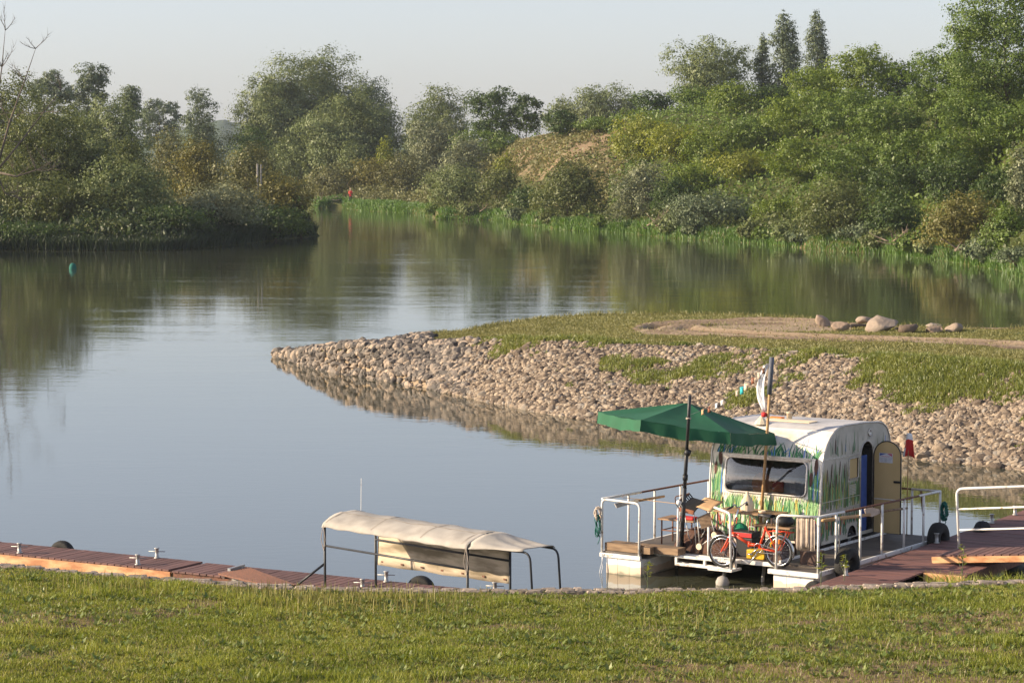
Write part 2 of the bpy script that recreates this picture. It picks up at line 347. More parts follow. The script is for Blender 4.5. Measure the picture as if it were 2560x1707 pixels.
# ---- left bank
cols = np.linspace(-900, 800, 90); tt = np.concatenate([[-0.03, 0.0, 0.02, 0.05], np.linspace(0.08, 1.03, 24)])
o, X, Y, Z = polar_sheet('left_bank', cols, lambda c: leftD(c)+tt*max(leftW(c), 0.5), left_z, gm_far); set_tint(o, np.full(X.size, 0.25))
# ---- distant blue ridge
cols = np.linspace(-600, 1300, 120); rr = np.linspace(0, 500, 14)
def ridge_z(X, Y):
    a = az(X, Y); pk = 5+15*np.exp(-((a-560)/170)**2)+8*fbm(a, a*0, 45, 21)+5*fbm(a*3, Y, 30, 4)
    return 1.2+pk*np.sin(np.clip((Y-1500)/500, 0, 1)*np.pi)**0.6
mat('ridge_woods', (0.05, 0.085, 0.035), 0.95, (0.03, 0.05, 0.02), 0.05, bump=3.0, bscale=0.08)
o, X, Y, Z = polar_sheet('distant_hills', cols, lambda c: 1500+rr, ridge_z, MATS['ridge_woods'])
# ---- the spit of land in front (stone armoured on the near side)
WT = [(687, 892), (700, 897), (778, 919), (854, 934), (959, 950), (1084, 973), (1203, 1000), (1342, 1027), (1470, 1047), (1770, 1083), (2283, 1143), (2442, 1159), (2560, 1172), (2900, 1215)]
TT = [(687, 889, .1), (760, 884, .45), (854, 873, .8), (959, 867, 1.0), (1074, 852, 1.2), (1200, 852, 1.35), (1342, 856, 1.45), (1500, 862, 1.5), (1770, 869, 1.6), (1928, 881, 1.65), (2176, 899, 1.7), (2560, 928, 1.8), (2900, 955, 1.8)]
FT = [(687, 888, .08), (760, 880, .4), (854, 866, .78), (959, 859, .95), (1074, 839, 1.15), (1168, 826, 1.3), (1342, 797, 1.35), (1500, 789, 1.4), (1725, 782, 1.5), (1996, 795, 1.6), (2266, 817, 1.7), (2560, 821, 1.75), (2900, 828, 1.75)]
spW = wl(WT); spT = interp([(x, at(x, y, z).y) for x, y, z in TT]); spF = interp([(x, at(x, y, z).y) for x, y, z in FT])
spTz = interp([(x, z) for x, y, z in TT]); spFz = interp([(x, z) for x, y, z in FT])
def spit_z(X, Y):
    a = az(X, Y); W_, T_, F_ = spW(a), spT(a), spF(a)
    T_ = np.maximum(T_, W_+0.3); F_ = np.maximum(F_, T_+0.3)
    t1 = np.clip((Y-W_)/(T_-W_), -0.4, 1); t2 = np.clip((Y-T_)/(F_-T_), 0, 1); t3 = np.clip((Y-F_)/2.0, 0, 1.5)
    z = spTz(a)*t1+(spFz(a)-spTz(a))*t2-(spFz(a)+0.3)*t3
    n = (fbm(X, Y, 3.0, 8)-0.5)*0.16*np.clip(t1, 0, 1)*(1-np.clip(t3, 0, 1))
    return z+n
# dirt loop track on top of the spit (pixels of the photograph lifted onto the ground)
TR = [at(x, y, 1.62) for x, y in [(2700, 885), (2450, 868), (2250, 858), (2060, 849), (1950, 842), (1830, 830), (1730, 820), (1665, 812), (1680, 805), (1760, 803), (1880, 800), (2000, 803), (2100, 808), (2260, 818), (2500, 826)]]
def seg_d(X, Y, pts):
    best = np.full(np.shape(X), 1e9)
    for p, q in zip(pts[:-1], pts[1:]):
        dx, dy = q.x-p.x, q.y-p.y; t = np.clip(((X-p.x)*dx+(Y-p.y)*dy)/(dx*dx+dy*dy), 0, 1)
        best = np.minimum(best, np.hypot(X-p.x-t*dx, Y-p.y-t*dy))
    return best
cols = np.concatenate([np.linspace(687, 2620, 420), np.linspace(2630, 2900, 12)])
tw = np.linspace(-0.35, 1, 12)[:-1]; tf = np.linspace(0, 1, 60)
def spit_rows(c):
    W_, T_, F_ = float(spW(c)), float(spT(c)), float(spF(c)); T_ = max(T_, W_+0.3); F_ = max(F_, T_+0.3)
    return np.concatenate([W_+tw*(T_-W_), T_+tf*(F_-T_), F_+np.array([0.6, 1.3, 2.2, 3.0])])
def inside_loop(X, Y): return seg_d(X, Y, TR)
def spit_z2(X, Y):
    z = spit_z(X, Y); d = seg_d(X, Y, TR)
    return z-0.10*np.exp(-((d-0.55)/0.22)**2)+0.06*np.exp(-((d-1.0)/0.2)**2)
o, X, Y, Z = polar_sheet('spit_ground', cols, spit_rows, spit_z2, gm_spit)
d = seg_d(X, Y, TR); A_ = az(X, Y); tS = (Y-spW(A_))/np.maximum(spT(A_)-spW(A_), .3)
p1, p2 = at(1500+560/2.219*1.0, 740+185/2.219, 1.6), at(1500+1100/2.219, 740+175/2.219, 1.6)
ra_ = o.data.attributes.new('rut', 'FLOAT', 'POINT'); ra_.data.foreach_set('value', np.ascontiguousarray(np.clip(1.0*np.exp(-((d-0.6)/0.17)**2)+.8*np.exp(-((d-1.2)/0.22)**2)*(fbm(X, Y, 2.5, 66) > .45)+.5*np.exp(-((d-.1)/.2)**2)*(fbm(X, Y, 3, 67) > .5), 0, 1), dtype=np.float32).ravel())
yard = np.exp(-(seg_d(X, Y, [p1, p2])/2.6)**4)
set_tint(o, np.maximum.reduce([0.98*np.exp(-(d/1.35)**4), 0.95*yard, np.where(A_ < 1150, .8, .36)*(tS < 0.85), np.full(X.shape, 0.28)]))
# ---- near bank (lawn behind the stone kerb), one sheet down to the water
KZ = 1.2
KP = [(-700, 1405), (0, 1413), (200, 1432), (400, 1447), (700, 1467), (950, 1474), (1200, 1476), (1800, 1475), (2000, 1471), (2200, 1463), (2560, 1452), (3300, 1440)]
kD = interp([(x, at(x, y, KZ).y) for x, y in KP])
def near_z(X, Y):
    a = az(X, Y); k = kD(a); d = Y-k
    up = KZ-0.03+np.clip(-d, 0, 12)*0.045+np.clip(-d-12, 0, 40)*0.12
    dn = KZ-0.12-np.clip(d, 0, 9)*np.where(a > 2330, 0.2, 0.75)-np.clip(d-2.5, 0, 9)*0.5
    dn = np.maximum(dn, -0.8)
    return np.where(d <= 0.25, up, dn)+(fbm(X, Y, 1.3, 31)-0.5)*0.12*(d <= 0)
cols = np.linspace(-700, 3300, 240)
def near_rows(c):
    k = float(kD(c)); return np.concatenate([[1.5, 6, 12, 18, 22], np.linspace(24.5, k-0.3, 70), k+np.array([-0.05, 0.1, 0.24, 0.3, 0.6, 1, 1.5, 2, 2.6, 3.2, 4, 5, 6.5])])
o, X, Y, Z = polar_sheet('lawn_ground', cols, near_rows, near_z, gm_near)
def bare(X, Y): return fbm(X, Y*1.8, 1.9, 77)
set_tint(o, np.where(Y > kD(az(X, Y))+0.2, 0.3, 0.05+1.1*sstep(0.50, 0.66, bare(X, Y))*sstep(35, 31.5, Y)))
# ================================================================ VEGETATION
LM = dict(
 wil=leafmat('willow_leaves', (.086, .118, .036), (.215, .248, .095), .24), sil=leafmat('silver_leaves', (.10, .122, .062), (.26, .27, .145), .2),
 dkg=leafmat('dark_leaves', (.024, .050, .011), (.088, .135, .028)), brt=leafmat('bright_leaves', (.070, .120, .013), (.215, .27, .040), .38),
 yel=leafmat('yellowgreen_leaves', (.125, .165, .018), (.29, .30, .05), .4), tan=leafmat('tawny_leaves', (.085, .092, .030), (.205, .200, .072)),
 dry=leafmat('slope_grass', (.095, .105, .03), (.25, .22, .085)), shd=leafmat('shade_tinted_leaves', (.018, .034, .010), (.058, .085, .024)), gol=leafmat('golden_leaves', (.092, .094, .022), (.24, .215, .055)), olv=leafmat('olive_leaves', (.055, .076, .019), (.168, .190, .058)),  # shd: greens darkened so the left bank foot looks shaded
 pop=leafmat('poplar_leaves', (.066, .096, .046), (.180, .215, .11), .2), grn=leafmat('green_leaves', (.050, .094, .013), (.155, .215, .036)))
mat('bark', (0.13, 0.10, 0.07), 0.9, (0.07, 0.055, 0.04), 6, bump=0.02)
mat('dead_wood', (0.30, 0.235, 0.17), 0.85, (0.17, 0.125, 0.09), 5, bump=0.01); mat('dead_bark', (0.17, 0.135, 0.10), 0.9, (0.09, 0.07, 0.055), 5)
STY = {  # lobes, radius range (of width), centre spread, z range (of height), vertical squash, leaf droop, shell
 'bush': (13, .19, .31, .34, (.08, .66), 0.95, 0.0), 'round': (15, .17, .29, .35, (.22, .84), 0.95, 0.0), 'willow': (16, .17, .29, .36, (.14, .86), 1.15, 0.8),
 'locust': (26, .14, .24, .40, (.22, .92), 0.62, 0.0), 'poplar': (16, .16, .30, .22, (.06, .95), 2.0, -0.9), 'sparse': (16, .13, .21, .40, (.30, .90), 0.85, 0.0), 'hang': (12, .16, .28, .34, (.2, .84), 1.2, 0.6)}
def crown(rng, w, dp, h, style, n, ls, z0=0.0):
    K, r0, r1, sp, zr, sq, droop = STY[style]
    K = int(K*min(2.4, max(1, .8*h*(1-z0)/w)))
    if style == 'poplar':
        zc = np.linspace(zr[0], zr[1], K); ang = rng.uniform(0, 6.28, K); env = np.sin(np.clip(zc*0.93+0.10, 0, 1)*np.pi)**0.6
        c = np.stack([np.cos(ang)*sp*w*env*.9, np.sin(ang)*sp*dp*env*.9, zc*h], 1); r = np.stack([w*(r0+(r1-r0)*rng.random(K))*(.35+.65*env)]*3, 1)
        r[:, 2] = h*0.13
    else:
        ang = np.arange(K)*2.39996+rng.uniform(0, 6.28)+rng.normal(0, .25, K); rr = .5+.5*rng.random(K); tz = np.clip((np.arange(K)+.5)/K+rng.normal(0, .04, K), 0, 1)
        if style == 'bush': lim = np.sqrt(np.clip(1-tz**3, .1, 1))
        else: lim = np.sqrt(np.clip(1-np.abs(2*tz-1)**2.8, .22, 1))
        c = np.stack([np.cos(ang)*rr*sp*w*lim, np.sin(ang)*rr*sp*dp*lim, (zr[0]+(zr[1]-zr[0])*tz)*h], 1)
        rw = (r0+(r1-r0)*rng.random(K)); rw = rw*float(np.clip(h*(1-z0)/w, 1, 2.2))**.45; r = np.stack([rw*w, rw*dp, rw*min(w, h*1.2)*sq*float(np.clip(h*(1-z0)/w, 1, 2))**.3], 1)
        if style == 'bush': r[:, 2] = np.maximum(r[:, 2], h*.2)
        if style in ('round', 'willow', 'hang', 'bush'):
            q = (.62 if style == 'bush' else .85); zc = (.32, .5) if style == 'bush' else (z0+.22, .5, .66)
            c = np.concatenate([c, [[0, 0, z_*h] for z_ in zc]]); r = np.concatenate([r, [[.36*w*(1 if k < len(zc)-1 else .8), .36*dp*(1 if k < len(zc)-1 else .8), .24*h] for k in range(len(zc))]]); K = len(c)
    area = (r[:, 0]*r[:, 2]); area = area/area.sum()
    m_c = 26 if style != 'bush' else 30
    NC = K*m_c; li = rng.choice(K, NC, p=area)
    d = unit(rng.normal(size=(NC, 3))+np.array([0, 0, .25])); rad = rng.uniform(.5, 1.0, NC)**0.6
    cc = c[li]+d*r[li]*rad[:, None]; cr = r[li].mean(1)*rng.uniform(.22, .38, NC)
    ci = rng.integers(0, NC, n); off = rng.normal(size=(n, 3))*0.55; off[:, 2] *= 0.75
    P = cc[ci]+off*cr[ci][:, None]
    inner = rng.random(n) < (.12 if style in ('willow', 'hang', 'round') else .14); P[inner] = (c[li[ci]]+unit(rng.normal(size=(n, 3)))*r[li[ci]]*rng.random(n)[:, None]**.5*.8)[inner]
    out = unit(d[ci]*0.9+off*0.55)
    lo, hi = np.percentile(P[:, 0], [1.0, 99.0]); P[:, 0] = (P[:, 0]-(lo+hi)/2)*(w/(hi-lo))
    lo, hi = np.percentile(P[:, 1], [1.0, 99.0]); P[:, 1] = (P[:, 1]-(lo+hi)/2)*(dp/(hi-lo))
    zl, zt = np.percentile(P[:, 2], [0.8, 99.6]); zb = z0*h if style != 'bush' else 0.0
    P[:, 2] = zb+(P[:, 2]-zl)*((h-zb)/(zt-zl))
    if style == 'bush': P[:, 2] = np.maximum(P[:, 2], rng.uniform(0, .15*h, n))
    N = unit(out*1.25+np.array([0, 0, .35])+rng.normal(size=(n, 3))*0.45)
    AX = unit(rng.normal(size=(n, 3))*0.7+out*0.5+np.array([0, 0, -droop if droop else 0.15]))
    AX = np.where(np.abs((AX*N).sum(1))[:, None] > .93, AX+rng.normal(size=(n, 3)), AX)
    ct = rng.random(NC); tint = np.clip(0.62*ct[ci]+0.38*rng.random(n), 0, 1)
    s = ls*rng.lognormal(0, .28, n)
    if style in ('willow', 'hang'): return P, N, AX, s*1.65, s*0.68, tint, c
    return P, N, AX, s*1.25, s*0.8, tint, c
NT = [0]
def plant(name, cat, label, pos, w, h, style, lm, n, ls, seed, group=None, z0=0.06, dp=None, trunk=True, sub='crown', bark='bark'):
    rng = np.random.default_rng(seed); dp = dp or w*0.8
    t = Thing(name, label, cat, WORLD, pos, group)
    P, N, AX, ln, wd, tint, c = crown(rng, w, dp, h, style, n, ls, z0)
    leaf_mesh(sub, P, N, AX, ln, wd, LM[lm], tint, t.e)
    if trunk:
        mb = MB(); r = max(.05, h*0.011)
        if style == 'bush':
            for k in range(9):
                a = rng.uniform(0, 6.28); q = c[rng.integers(len(c))]
                mb.tube([(math.cos(a)*.15*w*.3, math.sin(a)*.15*w*.3, -.2), (q[0]*.5+math.cos(a)*.08*w, q[1]*.5, h*.3), (q[0], q[1], h*.62)], [r*.8, r*.55, r*.2], 5)
            mb.build('stem', MATS[bark], t.e, smooth=True)
        else:
            top = (0.03*w, 0, h*.8)
            mb.tube([(0, 0, -.3), (.02*w, .01*w, h*.25), (-.02*w, 0, h*.5), top], [r*1.3, r, r*.7, r*.15], 7)
            for q in c[:9]:
                zb = min(max(h*.15, q[2]*.55), h*.6)
                mb.tube([(0, 0, zb), (q[0]*.45, q[1]*.45, zb+(q[2]-zb)*.6), (q[0]*.95, q[1]*.95, q[2])], [r*.5, r*.35, r*.1], 5)
            mb.build('trunk', MATS[bark], t.e, smooth=True)
    return t
S2 = 2560/2352
def pl(kind, lm, style, x, top, w, D, label, f=1.0, zf=None, z0=None, sink=0.0, dp=None, dens=1.0, hmin=0.0):
    # x, top, w in pixels of the 2352-wide view, D metres away; base stands on the terrain there
    if D < 40: D = float(farD(x*S2))+D
    p = far(x*S2, 300, D); zf = zf or far_z
    zb = float(zf(np.array([p.x]), np.array([p.y]))[0]); zb = max(zb, 0.15)-sink
    tz = far(x*S2, top*S2, D).z; W = w*S2*D/FPX; h = max(tz-zb, hmin or 1.0); NT[0] += 1
    ls = (0.128 if style not in ('willow', 'hang') else 0.132)*(0.45+D/330)*f
    apx = (w*0.4354)*(h*FPX/D*0.4*.92)/1.0             # rough crown area in render pixels
    lp = (ls*FPX*.4/D)**2*0.5
    n = int(np.clip(apx/max(lp, .7)*2.9*dens, 1200, 64000))
    zz = {'bush': 0, 'round': .1, 'willow': .04, 'locust': .12, 'poplar': .02, 'sparse': .42, 'hang': .03}[style] if z0 is None else z0
    cat = 'bush' if kind.endswith('bush') or kind.endswith('shrub') else 'tree'
    return plant(kind, cat, label, (p.x, p.y, zb), W, h, style, lm, n, ls, 100+NT[0], z0=zz, dp=dp, sub='foliage' if cat == 'bush' else 'crown')
LZ_ = left_z
# --- left bank, back to front
pl('poplar_tree', 'pop', 'sparse', 122, 165, 105, 380, 'hazy loose-crowned tree, lower left one of the pair behind the left bank')
pl('poplar_tree', 'pop', 'sparse', 203, 148, 90, 385, 'hazy loose-crowned tree, taller one of the pair behind the left bank')
pl('young_tree', 'pop', 'round', 300, 198, 46, 335, 'small thin treetop poking above the dusky willow on the left', z0=.72)
pl('poplar_tree', 'pop', 'sparse', 365, 230, 105, 480, 'pale blue hazy tree, farthest one, right of the dusky willow')
pl('poplar_tree', 'pop', 'sparse', 458, 204, 76, 400, 'lone airy tree with sky showing through, standing over the left bank', z0=.22, dens=.8)
pl('distant_bush', 'pop', 'bush', 470, 272, 130, 420, 'low hazy bush beneath the lone airy tree')
pl('willow_tree', 'wil', 'round', 270, 222, 170, 285, 'dusky rounded willow in the shade behind the left bank bushes', dens=1.3)
pl('willow_tree', 'wil', 'round', 190, 250, 130, 290, 'lower hazy willow left of the dusky rounded one', dens=1.3)
pl('broad_tree', 'olv', 'round', 5, 168, 190, 222, 'tall brown-green tree cut by the left edge of the photo', zf=LZ_)
pl('willow_tree', 'olv', 'round', 110, 232, 250, 212, 'broad olive tree behind the bare dead branches', zf=LZ_, dens=1.2)
pl('tawny_bush', 'tan', 'bush', 385, 296, 130, 262, 'tawny bush behind the left bank, below the farthest hazy tree', zf=LZ_)
pl('tawny_bush', 'gol', 'bush', 455, 322, 150, 243, 'straw-coloured bush in the middle of the left bank', zf=LZ_)
pl('tawny_bush', 'tan', 'bush', 570, 330, 170, 234, 'rust-brown bush behind the two white posts', zf=LZ_)
pl('olive_bush', 'olv', 'bush', 300, 318, 140, 236, 'dark olive bush under the dusky willow', zf=LZ_)
pl('olive_bush', 'olv', 'bush', 205, 330, 180, 214, 'brown-olive bush right of the dead branches', zf=LZ_)
pl('olive_bush', 'olv', 'bush', 25, 400, 190, 199, 'dark bush at the left edge under the dead tree', zf=LZ_)
pl('olive_bush', 'olv', 'bush', 130, 395, 210, 197, 'shadowy bush at the water left of the tall green bush', zf=LZ_)
pl('green_bush', 'wil', 'bush', 290, 362, 225, 198, 'tall grey-green bush with a pointed top on the left bank', zf=LZ_, dens=1.2)
pl('olive_bush', 'gol', 'bush', 645, 392, 150, 222, 'ochre bush right of the two white posts', zf=LZ_)
pl('silver_bush', 'sil', 'bush', 500, 420, 210, 201, 'pale silvery bush hanging over the left bank near its tip', zf=LZ_, dens=1.2)
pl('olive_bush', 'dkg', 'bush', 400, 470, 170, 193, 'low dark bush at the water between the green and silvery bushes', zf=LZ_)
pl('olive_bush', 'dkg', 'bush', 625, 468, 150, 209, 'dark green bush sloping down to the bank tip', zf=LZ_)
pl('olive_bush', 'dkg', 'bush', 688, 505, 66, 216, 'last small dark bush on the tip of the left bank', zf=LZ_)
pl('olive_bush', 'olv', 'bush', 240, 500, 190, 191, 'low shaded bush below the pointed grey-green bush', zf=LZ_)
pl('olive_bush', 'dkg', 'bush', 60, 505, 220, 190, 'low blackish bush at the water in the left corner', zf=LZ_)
for k, (x, y, hh) in enumerate([(-60, 176, 8), (-50, 178, 6), (-72, 160, 9)]):
    plant('broad_tree', 'tree', ['tall shade tree standing upstream on the left bank', 'shade tree beside the left bank water', 'large tree at the near end of the left bank'][k], (x, y, .8), 12, hh, 'round', 'olv', 3500, .55, 900+k)
# --- middle group round the great willow
pl('willow_tree', 'wil', 'willow', 640, 132, 215, 402, 'left half of the great rounded willow pair, lit on its left side', dens=2.0)
pl('willow_tree', 'wil', 'willow', 748, 121, 185, 408, 'tallest domed willow of the middle group', dens=1.8)
pl('willow_tree', 'pop', 'willow', 845, 178, 110, 404, 'dark shaded willow on the right shoulder of the tallest one', dens=1.3)
pl('willow_tree', 'wil', 'willow', 800, 204, 245, 372, 'drooping willow standing in front of the tallest domed one', dens=1.3)
pl('willow_tree', 'pop', 'willow', 880, 232, 90, 374, 'shady willow at the right foot of the great willows')
pl('grey_bush', 'grn', 'bush', 588, 292, 110, 388, 'green bush at the left foot of the great willows')
pl('grey_bush', 'wil', 'bush', 672, 318, 120, 372, 'grey bush below the middle of the great willows')
pl('tawny_bush', 'wil', 'bush', 812, 318, 74, 362, 'pinkish-grey bush in front of the drooping willow')
pl('tawny_bush', 'yel', 'bush', 886, 318, 46, 358, 'small yellow bush left of the silvery willow')
pl('tawny_bush', 'tan', 'bush', 768, 372, 140, 346, 'brown bush right behind the angler')
pl('tawny_bush', 'gol', 'bush', 860, 362, 120, 345, 'orange-brown bush to the right behind the angler')
pl('tawny_bush', 'tan', 'bush', 922, 350, 110, 342, 'russet bush between the angler and the silvery willow')
pl('willow_tree', 'wil', 'willow', 1010, 200, 130, 396, 'grey willow on the skyline left of the dark locust', dens=1.2)
pl('willow_tree', 'wil', 'willow', 965, 238, 90, 384, 'lower willow stepping down toward the great willows')
pl('silver_willow', 'sil', 'hang', 1002, 278, 124, 352, 'silvery willow in front of the grey skyline willow', dens=1.2)
pl('locust_tree', 'dkg', 'locust', 1132, 203, 120, 338, 'dark green locust tree, taller left one by the sandy slope', dens=1.3)
pl('locust_tree', 'dkg', 'locust', 1208, 218, 78, 336, 'narrow dark locust tree at the left edge of the sandy slope', dens=1.3)
pl('locust_tree', 'grn', 'locust', 1120, 300, 160, 330, 'lower green locust crown under the two dark ones')
pl('grey_bush', 'sil', 'bush', 1066, 312, 110, 318, 'tall grey-leaved bush below the dark locusts', dens=1.2)
pl('olive_bush', 'wil', 'bush', 1045, 378, 150, 6, 'wide brownish bush on the bank right of the angler', dens=1.2)
pl('olive_bush', 'olv', 'bush', 1150, 384, 105, 5, 'olive bush left of the sandy slope foot')
pl('yellow_bush', 'yel', 'bush', 1160, 352, 52, 300, 'small yellow sapling at the left foot of the sandy slope')
# --- right bank: skyline, hill, shore
pl('willow_tree', 'wil', 'willow', 1375, 194, 150, 430, 'grey willow on the skyline above the sandy slope', dens=1.2)
pl('willow_tree', 'wil', 'willow', 1290, 222, 90, 432, 'lower grey willow left of the one above the sandy slope')
pl('willow_tree', 'wil', 'willow', 1448, 212, 70, 428, 'small grey willow right of the one above the sandy slope')
pl('willow_tree', 'wil', 'willow', 1628, 88, 190, 345, 'broad grey willow high on the hill skyline', dens=1.3)
pl('lombardy_poplar', 'pop', 'poplar', 1800, 34, 76, 345, 'tall column poplar, broadest of the skyline poplars', dens=1.5)
pl('lombardy_poplar', 'pop', 'poplar', 1750, 84, 44, 347, 'short slim poplar left of the broad column poplar', dens=1.5)
pl('lombardy_poplar', 'pop', 'poplar', 1876, 30, 58, 350, 'slim tall poplar standing apart on the right of the skyline', dens=1.5)
for a in [('dkg', 'locust', 1290, 252, 80, 300, 'dark small tree on top of the sandy slope, left one'), ('grn', 'locust', 1375, 268, 110, 290, 'low green tree along the top of the sandy slope'),
          ('dkg', 'round', 1505, 208, 110, 292, 'dark leafy tree below the broad skyline willow, left'), ('grn', 'round', 1600, 196, 120, 285, 'mid green tree below the broad skyline willow'),
          ('brt', 'round', 1685, 186, 120, 268, 'bright green tree with bare forked trunk under the skyline willow'), ('dkg', 'round', 1770, 196, 110, 270, 'dark green tree in front of the short slim poplar'),
          ('yel', 'round', 1482, 262, 150, 262, 'yellow-green tree right of the sandy slope, lowest in its row'), ('yel', 'round', 1555, 285, 150, 255, 'yellow-green tree second from the sandy slope'),
          ('brt', 'round', 1880, 150, 150, 258, 'bright green tree below the slim tall poplar'), ('brt', 'round', 1975, 104, 150, 252, 'bright green tree, highest crown right of the poplars'),
          ('dkg', 'round', 2060, 140, 120, 255, 'dark green tree behind the highest bright crown'), ('brt', 'locust', 1840, 205, 170, 240, 'leafy tree halfway up the hill below the poplars'),
          ('grn', 'round', 1740, 262, 150, 245, 'mid green tree in the centre of the hillside'), ('brt', 'round', 1640, 285, 150, 245, 'bright green tree above the silvery riverside bush'),
          ('grn', 'locust', 1950, 205, 180, 232, 'feathery tree in the upper middle of the hillside'), ('yel', 'round', 1700, 345, 150, 236, 'yellow-green tree low on the hill with pale thin trunks'),
          ('brt', 'round', 1580, 375, 130, 240, 'bright bush-like tree low beside the silvery riverside bush'), ('brt', 'locust', 1835, 318, 160, 224, 'bright feathery tree low in the middle of the hill'),
          ('grn', 'locust', 2045, 232, 170, 220, 'feathery green tree left of the tallest locust'), ('grn', 'locust', 2150, 118, 170, 222, 'tall feathery tree rising left of the tallest locust'),
          ('grn', 'locust', 1960, 330, 170, 212, 'feathery tree above the big olive riverside bush'), ('grn', 'locust', 2110, 300, 180, 205, 'feathery tree above the golden bush, left'),
          ('dkg', 'locust', 2060, 372, 150, 203, 'dark feathery tree low behind the big olive riverside bush'),
          ('grn', 'locust', 2310, -70, 270, 205, 'tallest locust tree, running out of the top right corner'), ('grn', 'locust', 2240, 60, 150, 210, 'locust crown on the left shoulder of the tallest one'),
          ('grn', 'locust', 2230, 215, 190, 197, 'locust crown hanging below the tallest one'), ('dkg', 'round', 2190, 350, 150, 190, 'dark shaded tree in the gap behind the golden bush'),
          ('grn', 'locust', 2330, 240, 170, 192, 'locust crown at the right edge of the photo'), ('dkg', 'round', 2300, 385, 130, 178, 'dark thicket tree right of the golden bush')]:
    pl({'locust': 'locust_tree', 'round': 'leafy_tree'}[a[1]], *a, dens=1.15)
for a in [('olv', 1312, 366, 176, 4, 'big dark olive bush at the water below the sandy slope'), ('dkg', 1225, 430, 110, 6, 'low green bush left of the big dark olive one'), ('sil', 1470, 372, 140, 4, 'round silvery bush at the water below the yellow-green trees'),
          ('dkg', 1555, 408, 120, 9, 'dark bush right behind the round silvery one'), ('pop', 1640, 436, 205, 3, 'wide low grey-green bush leaning over the water'), ('brt', 1790, 448, 120, 10, 'pale green shrub between the two widest riverside bushes'),
          ('olv', 1930, 408, 195, 2.5, 'big olive riverside bush left of the golden one'), ('dkg', 2050, 440, 130, 5, 'dark bush between the big olive and the golden bush'), ('pop', 1975, 512, 110, 1.5, 'small grey-green bush at the foot of the big olive one'),
          ('gol', 2208, 440, 182, 2.5, 'round golden-brown bush at the water on the right'), ('grn', 2320, 470, 120, 6, 'green bush right of the golden-brown one'), ('sil', 2350, 330, 70, 14, 'silvery bush cut by the right edge above the shore'),
          ('pop', 2290, 548, 110, 2, 'low grey-green shore bush right below the golden-brown one'), ('pop', 2345, 585, 110, 2, 'low shore bush in the right corner of the far bank')]:
    pl({'gol': 'golden_bush', 'sil': 'silver_bush', 'olv': 'olive_bush'}.get(a[0], 'green_bush'), a[0], 'bush', *a[1:], dens=1.25)
for x, hh in [(1000, 1.2), (1085, 1.5), (1195, 1.4), (1262, 1.3), (1395, 1.2), (1548, 1.6), (1600, 1.1), (1735, 1.3), (1762, 1.0), (1822, 1.6), (1850, 1.1), (2030, 1.5), (2105, 1.3), (2140, 1.0), (2268, 1.4)]:
    D = float(farD(x*S2))+.9; p = far(x*S2, 300, D); NT[0] += 1
    plant('low_shrub', 'bush', 'low ragged shrub hanging over the far waterline between the big bushes', (p.x, D, .35), hh*2.1, hh, 'bush', ['pop', 'olv', 'grn', 'wil'][NT[0] % 4], 1500, .17, 300+NT[0], 'low shrubs on the far waterline', dp=2.0, sub='foliage')
# --- understory nobody could count
def under(name, n, cols, d0, d1, zf, Df, lm, hh, ls, seed, keep=None):
    rng = np.random.default_rng(seed); a = rng.uniform(*cols, n); d = d0+(d1-d0)*rng.random(n); D = Df(a)+d
    X = (a-CX)/FPX*D; cl = fbm(X, D, 3.5, seed)
    k = np.ones(n, bool) if keep is None else keep(a, d, X, D)
    X, D, cl, a = X[k], D[k], cl[k], a[k]; n = len(X)
    z = zf(X, D)+rng.random(n)**1.4*hh*sstep(.2, .75, cl)*1.5
    P = np.stack([X, D, z], 1); N = unit(rng.normal(size=(n, 3))*.6+np.array([-.2, -.3, .5])); AX = unit(rng.normal(size=(n, 3))+np.array([0, 0, .4]))
    s = ls*rng.lognormal(0, .3, n)
    return tag(leaf_mesh(name, P, N, AX, s*1.4, s*.8, LM[lm], np.clip(.6*cl+.5*rng.random(n)-.1, 0, 1)), kind='stuff')
nosand = lambda a, d, X, D: ~((a > 1195) & (a < 1520) & (d > 5) & (rng_k.random(len(a)) < .93))
rng_k = np.random.default_rng(5)
tag(under('hillside_undergrowth', 70000, (1080, 2700), 6, 80, far_z, farD, 'grn', 1.1, .22, 41, nosand), 'green undergrowth covering the wooded hillside', 'undergrowth')
tag(under('shore_undergrowth', 26000, (760, 1250), 4, 70, far_z, farD, 'tan', 1.3, .22, 42), 'brownish undergrowth on the flat bank behind the angler', 'undergrowth')
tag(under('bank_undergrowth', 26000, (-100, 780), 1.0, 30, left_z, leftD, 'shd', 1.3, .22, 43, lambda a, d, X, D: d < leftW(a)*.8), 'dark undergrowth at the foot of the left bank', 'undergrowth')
tag(under('dry_slope_grass', 22000, (1200, 1560), 8, 70, far_z, farD, 'dry', .4, .24, 44, lambda a, d, X, D: fbm(X, D, 5, 9) > .40), 'dry yellow grass tufts on the sandy slope', 'grass')
tag(under('shore_thicket', 16000, (1080, 2640), 1.2, 8, far_z, farD, 'olv', 1.0, .2, 45), 'low olive thicket along the foot of the wooded hill', 'undergrowth')
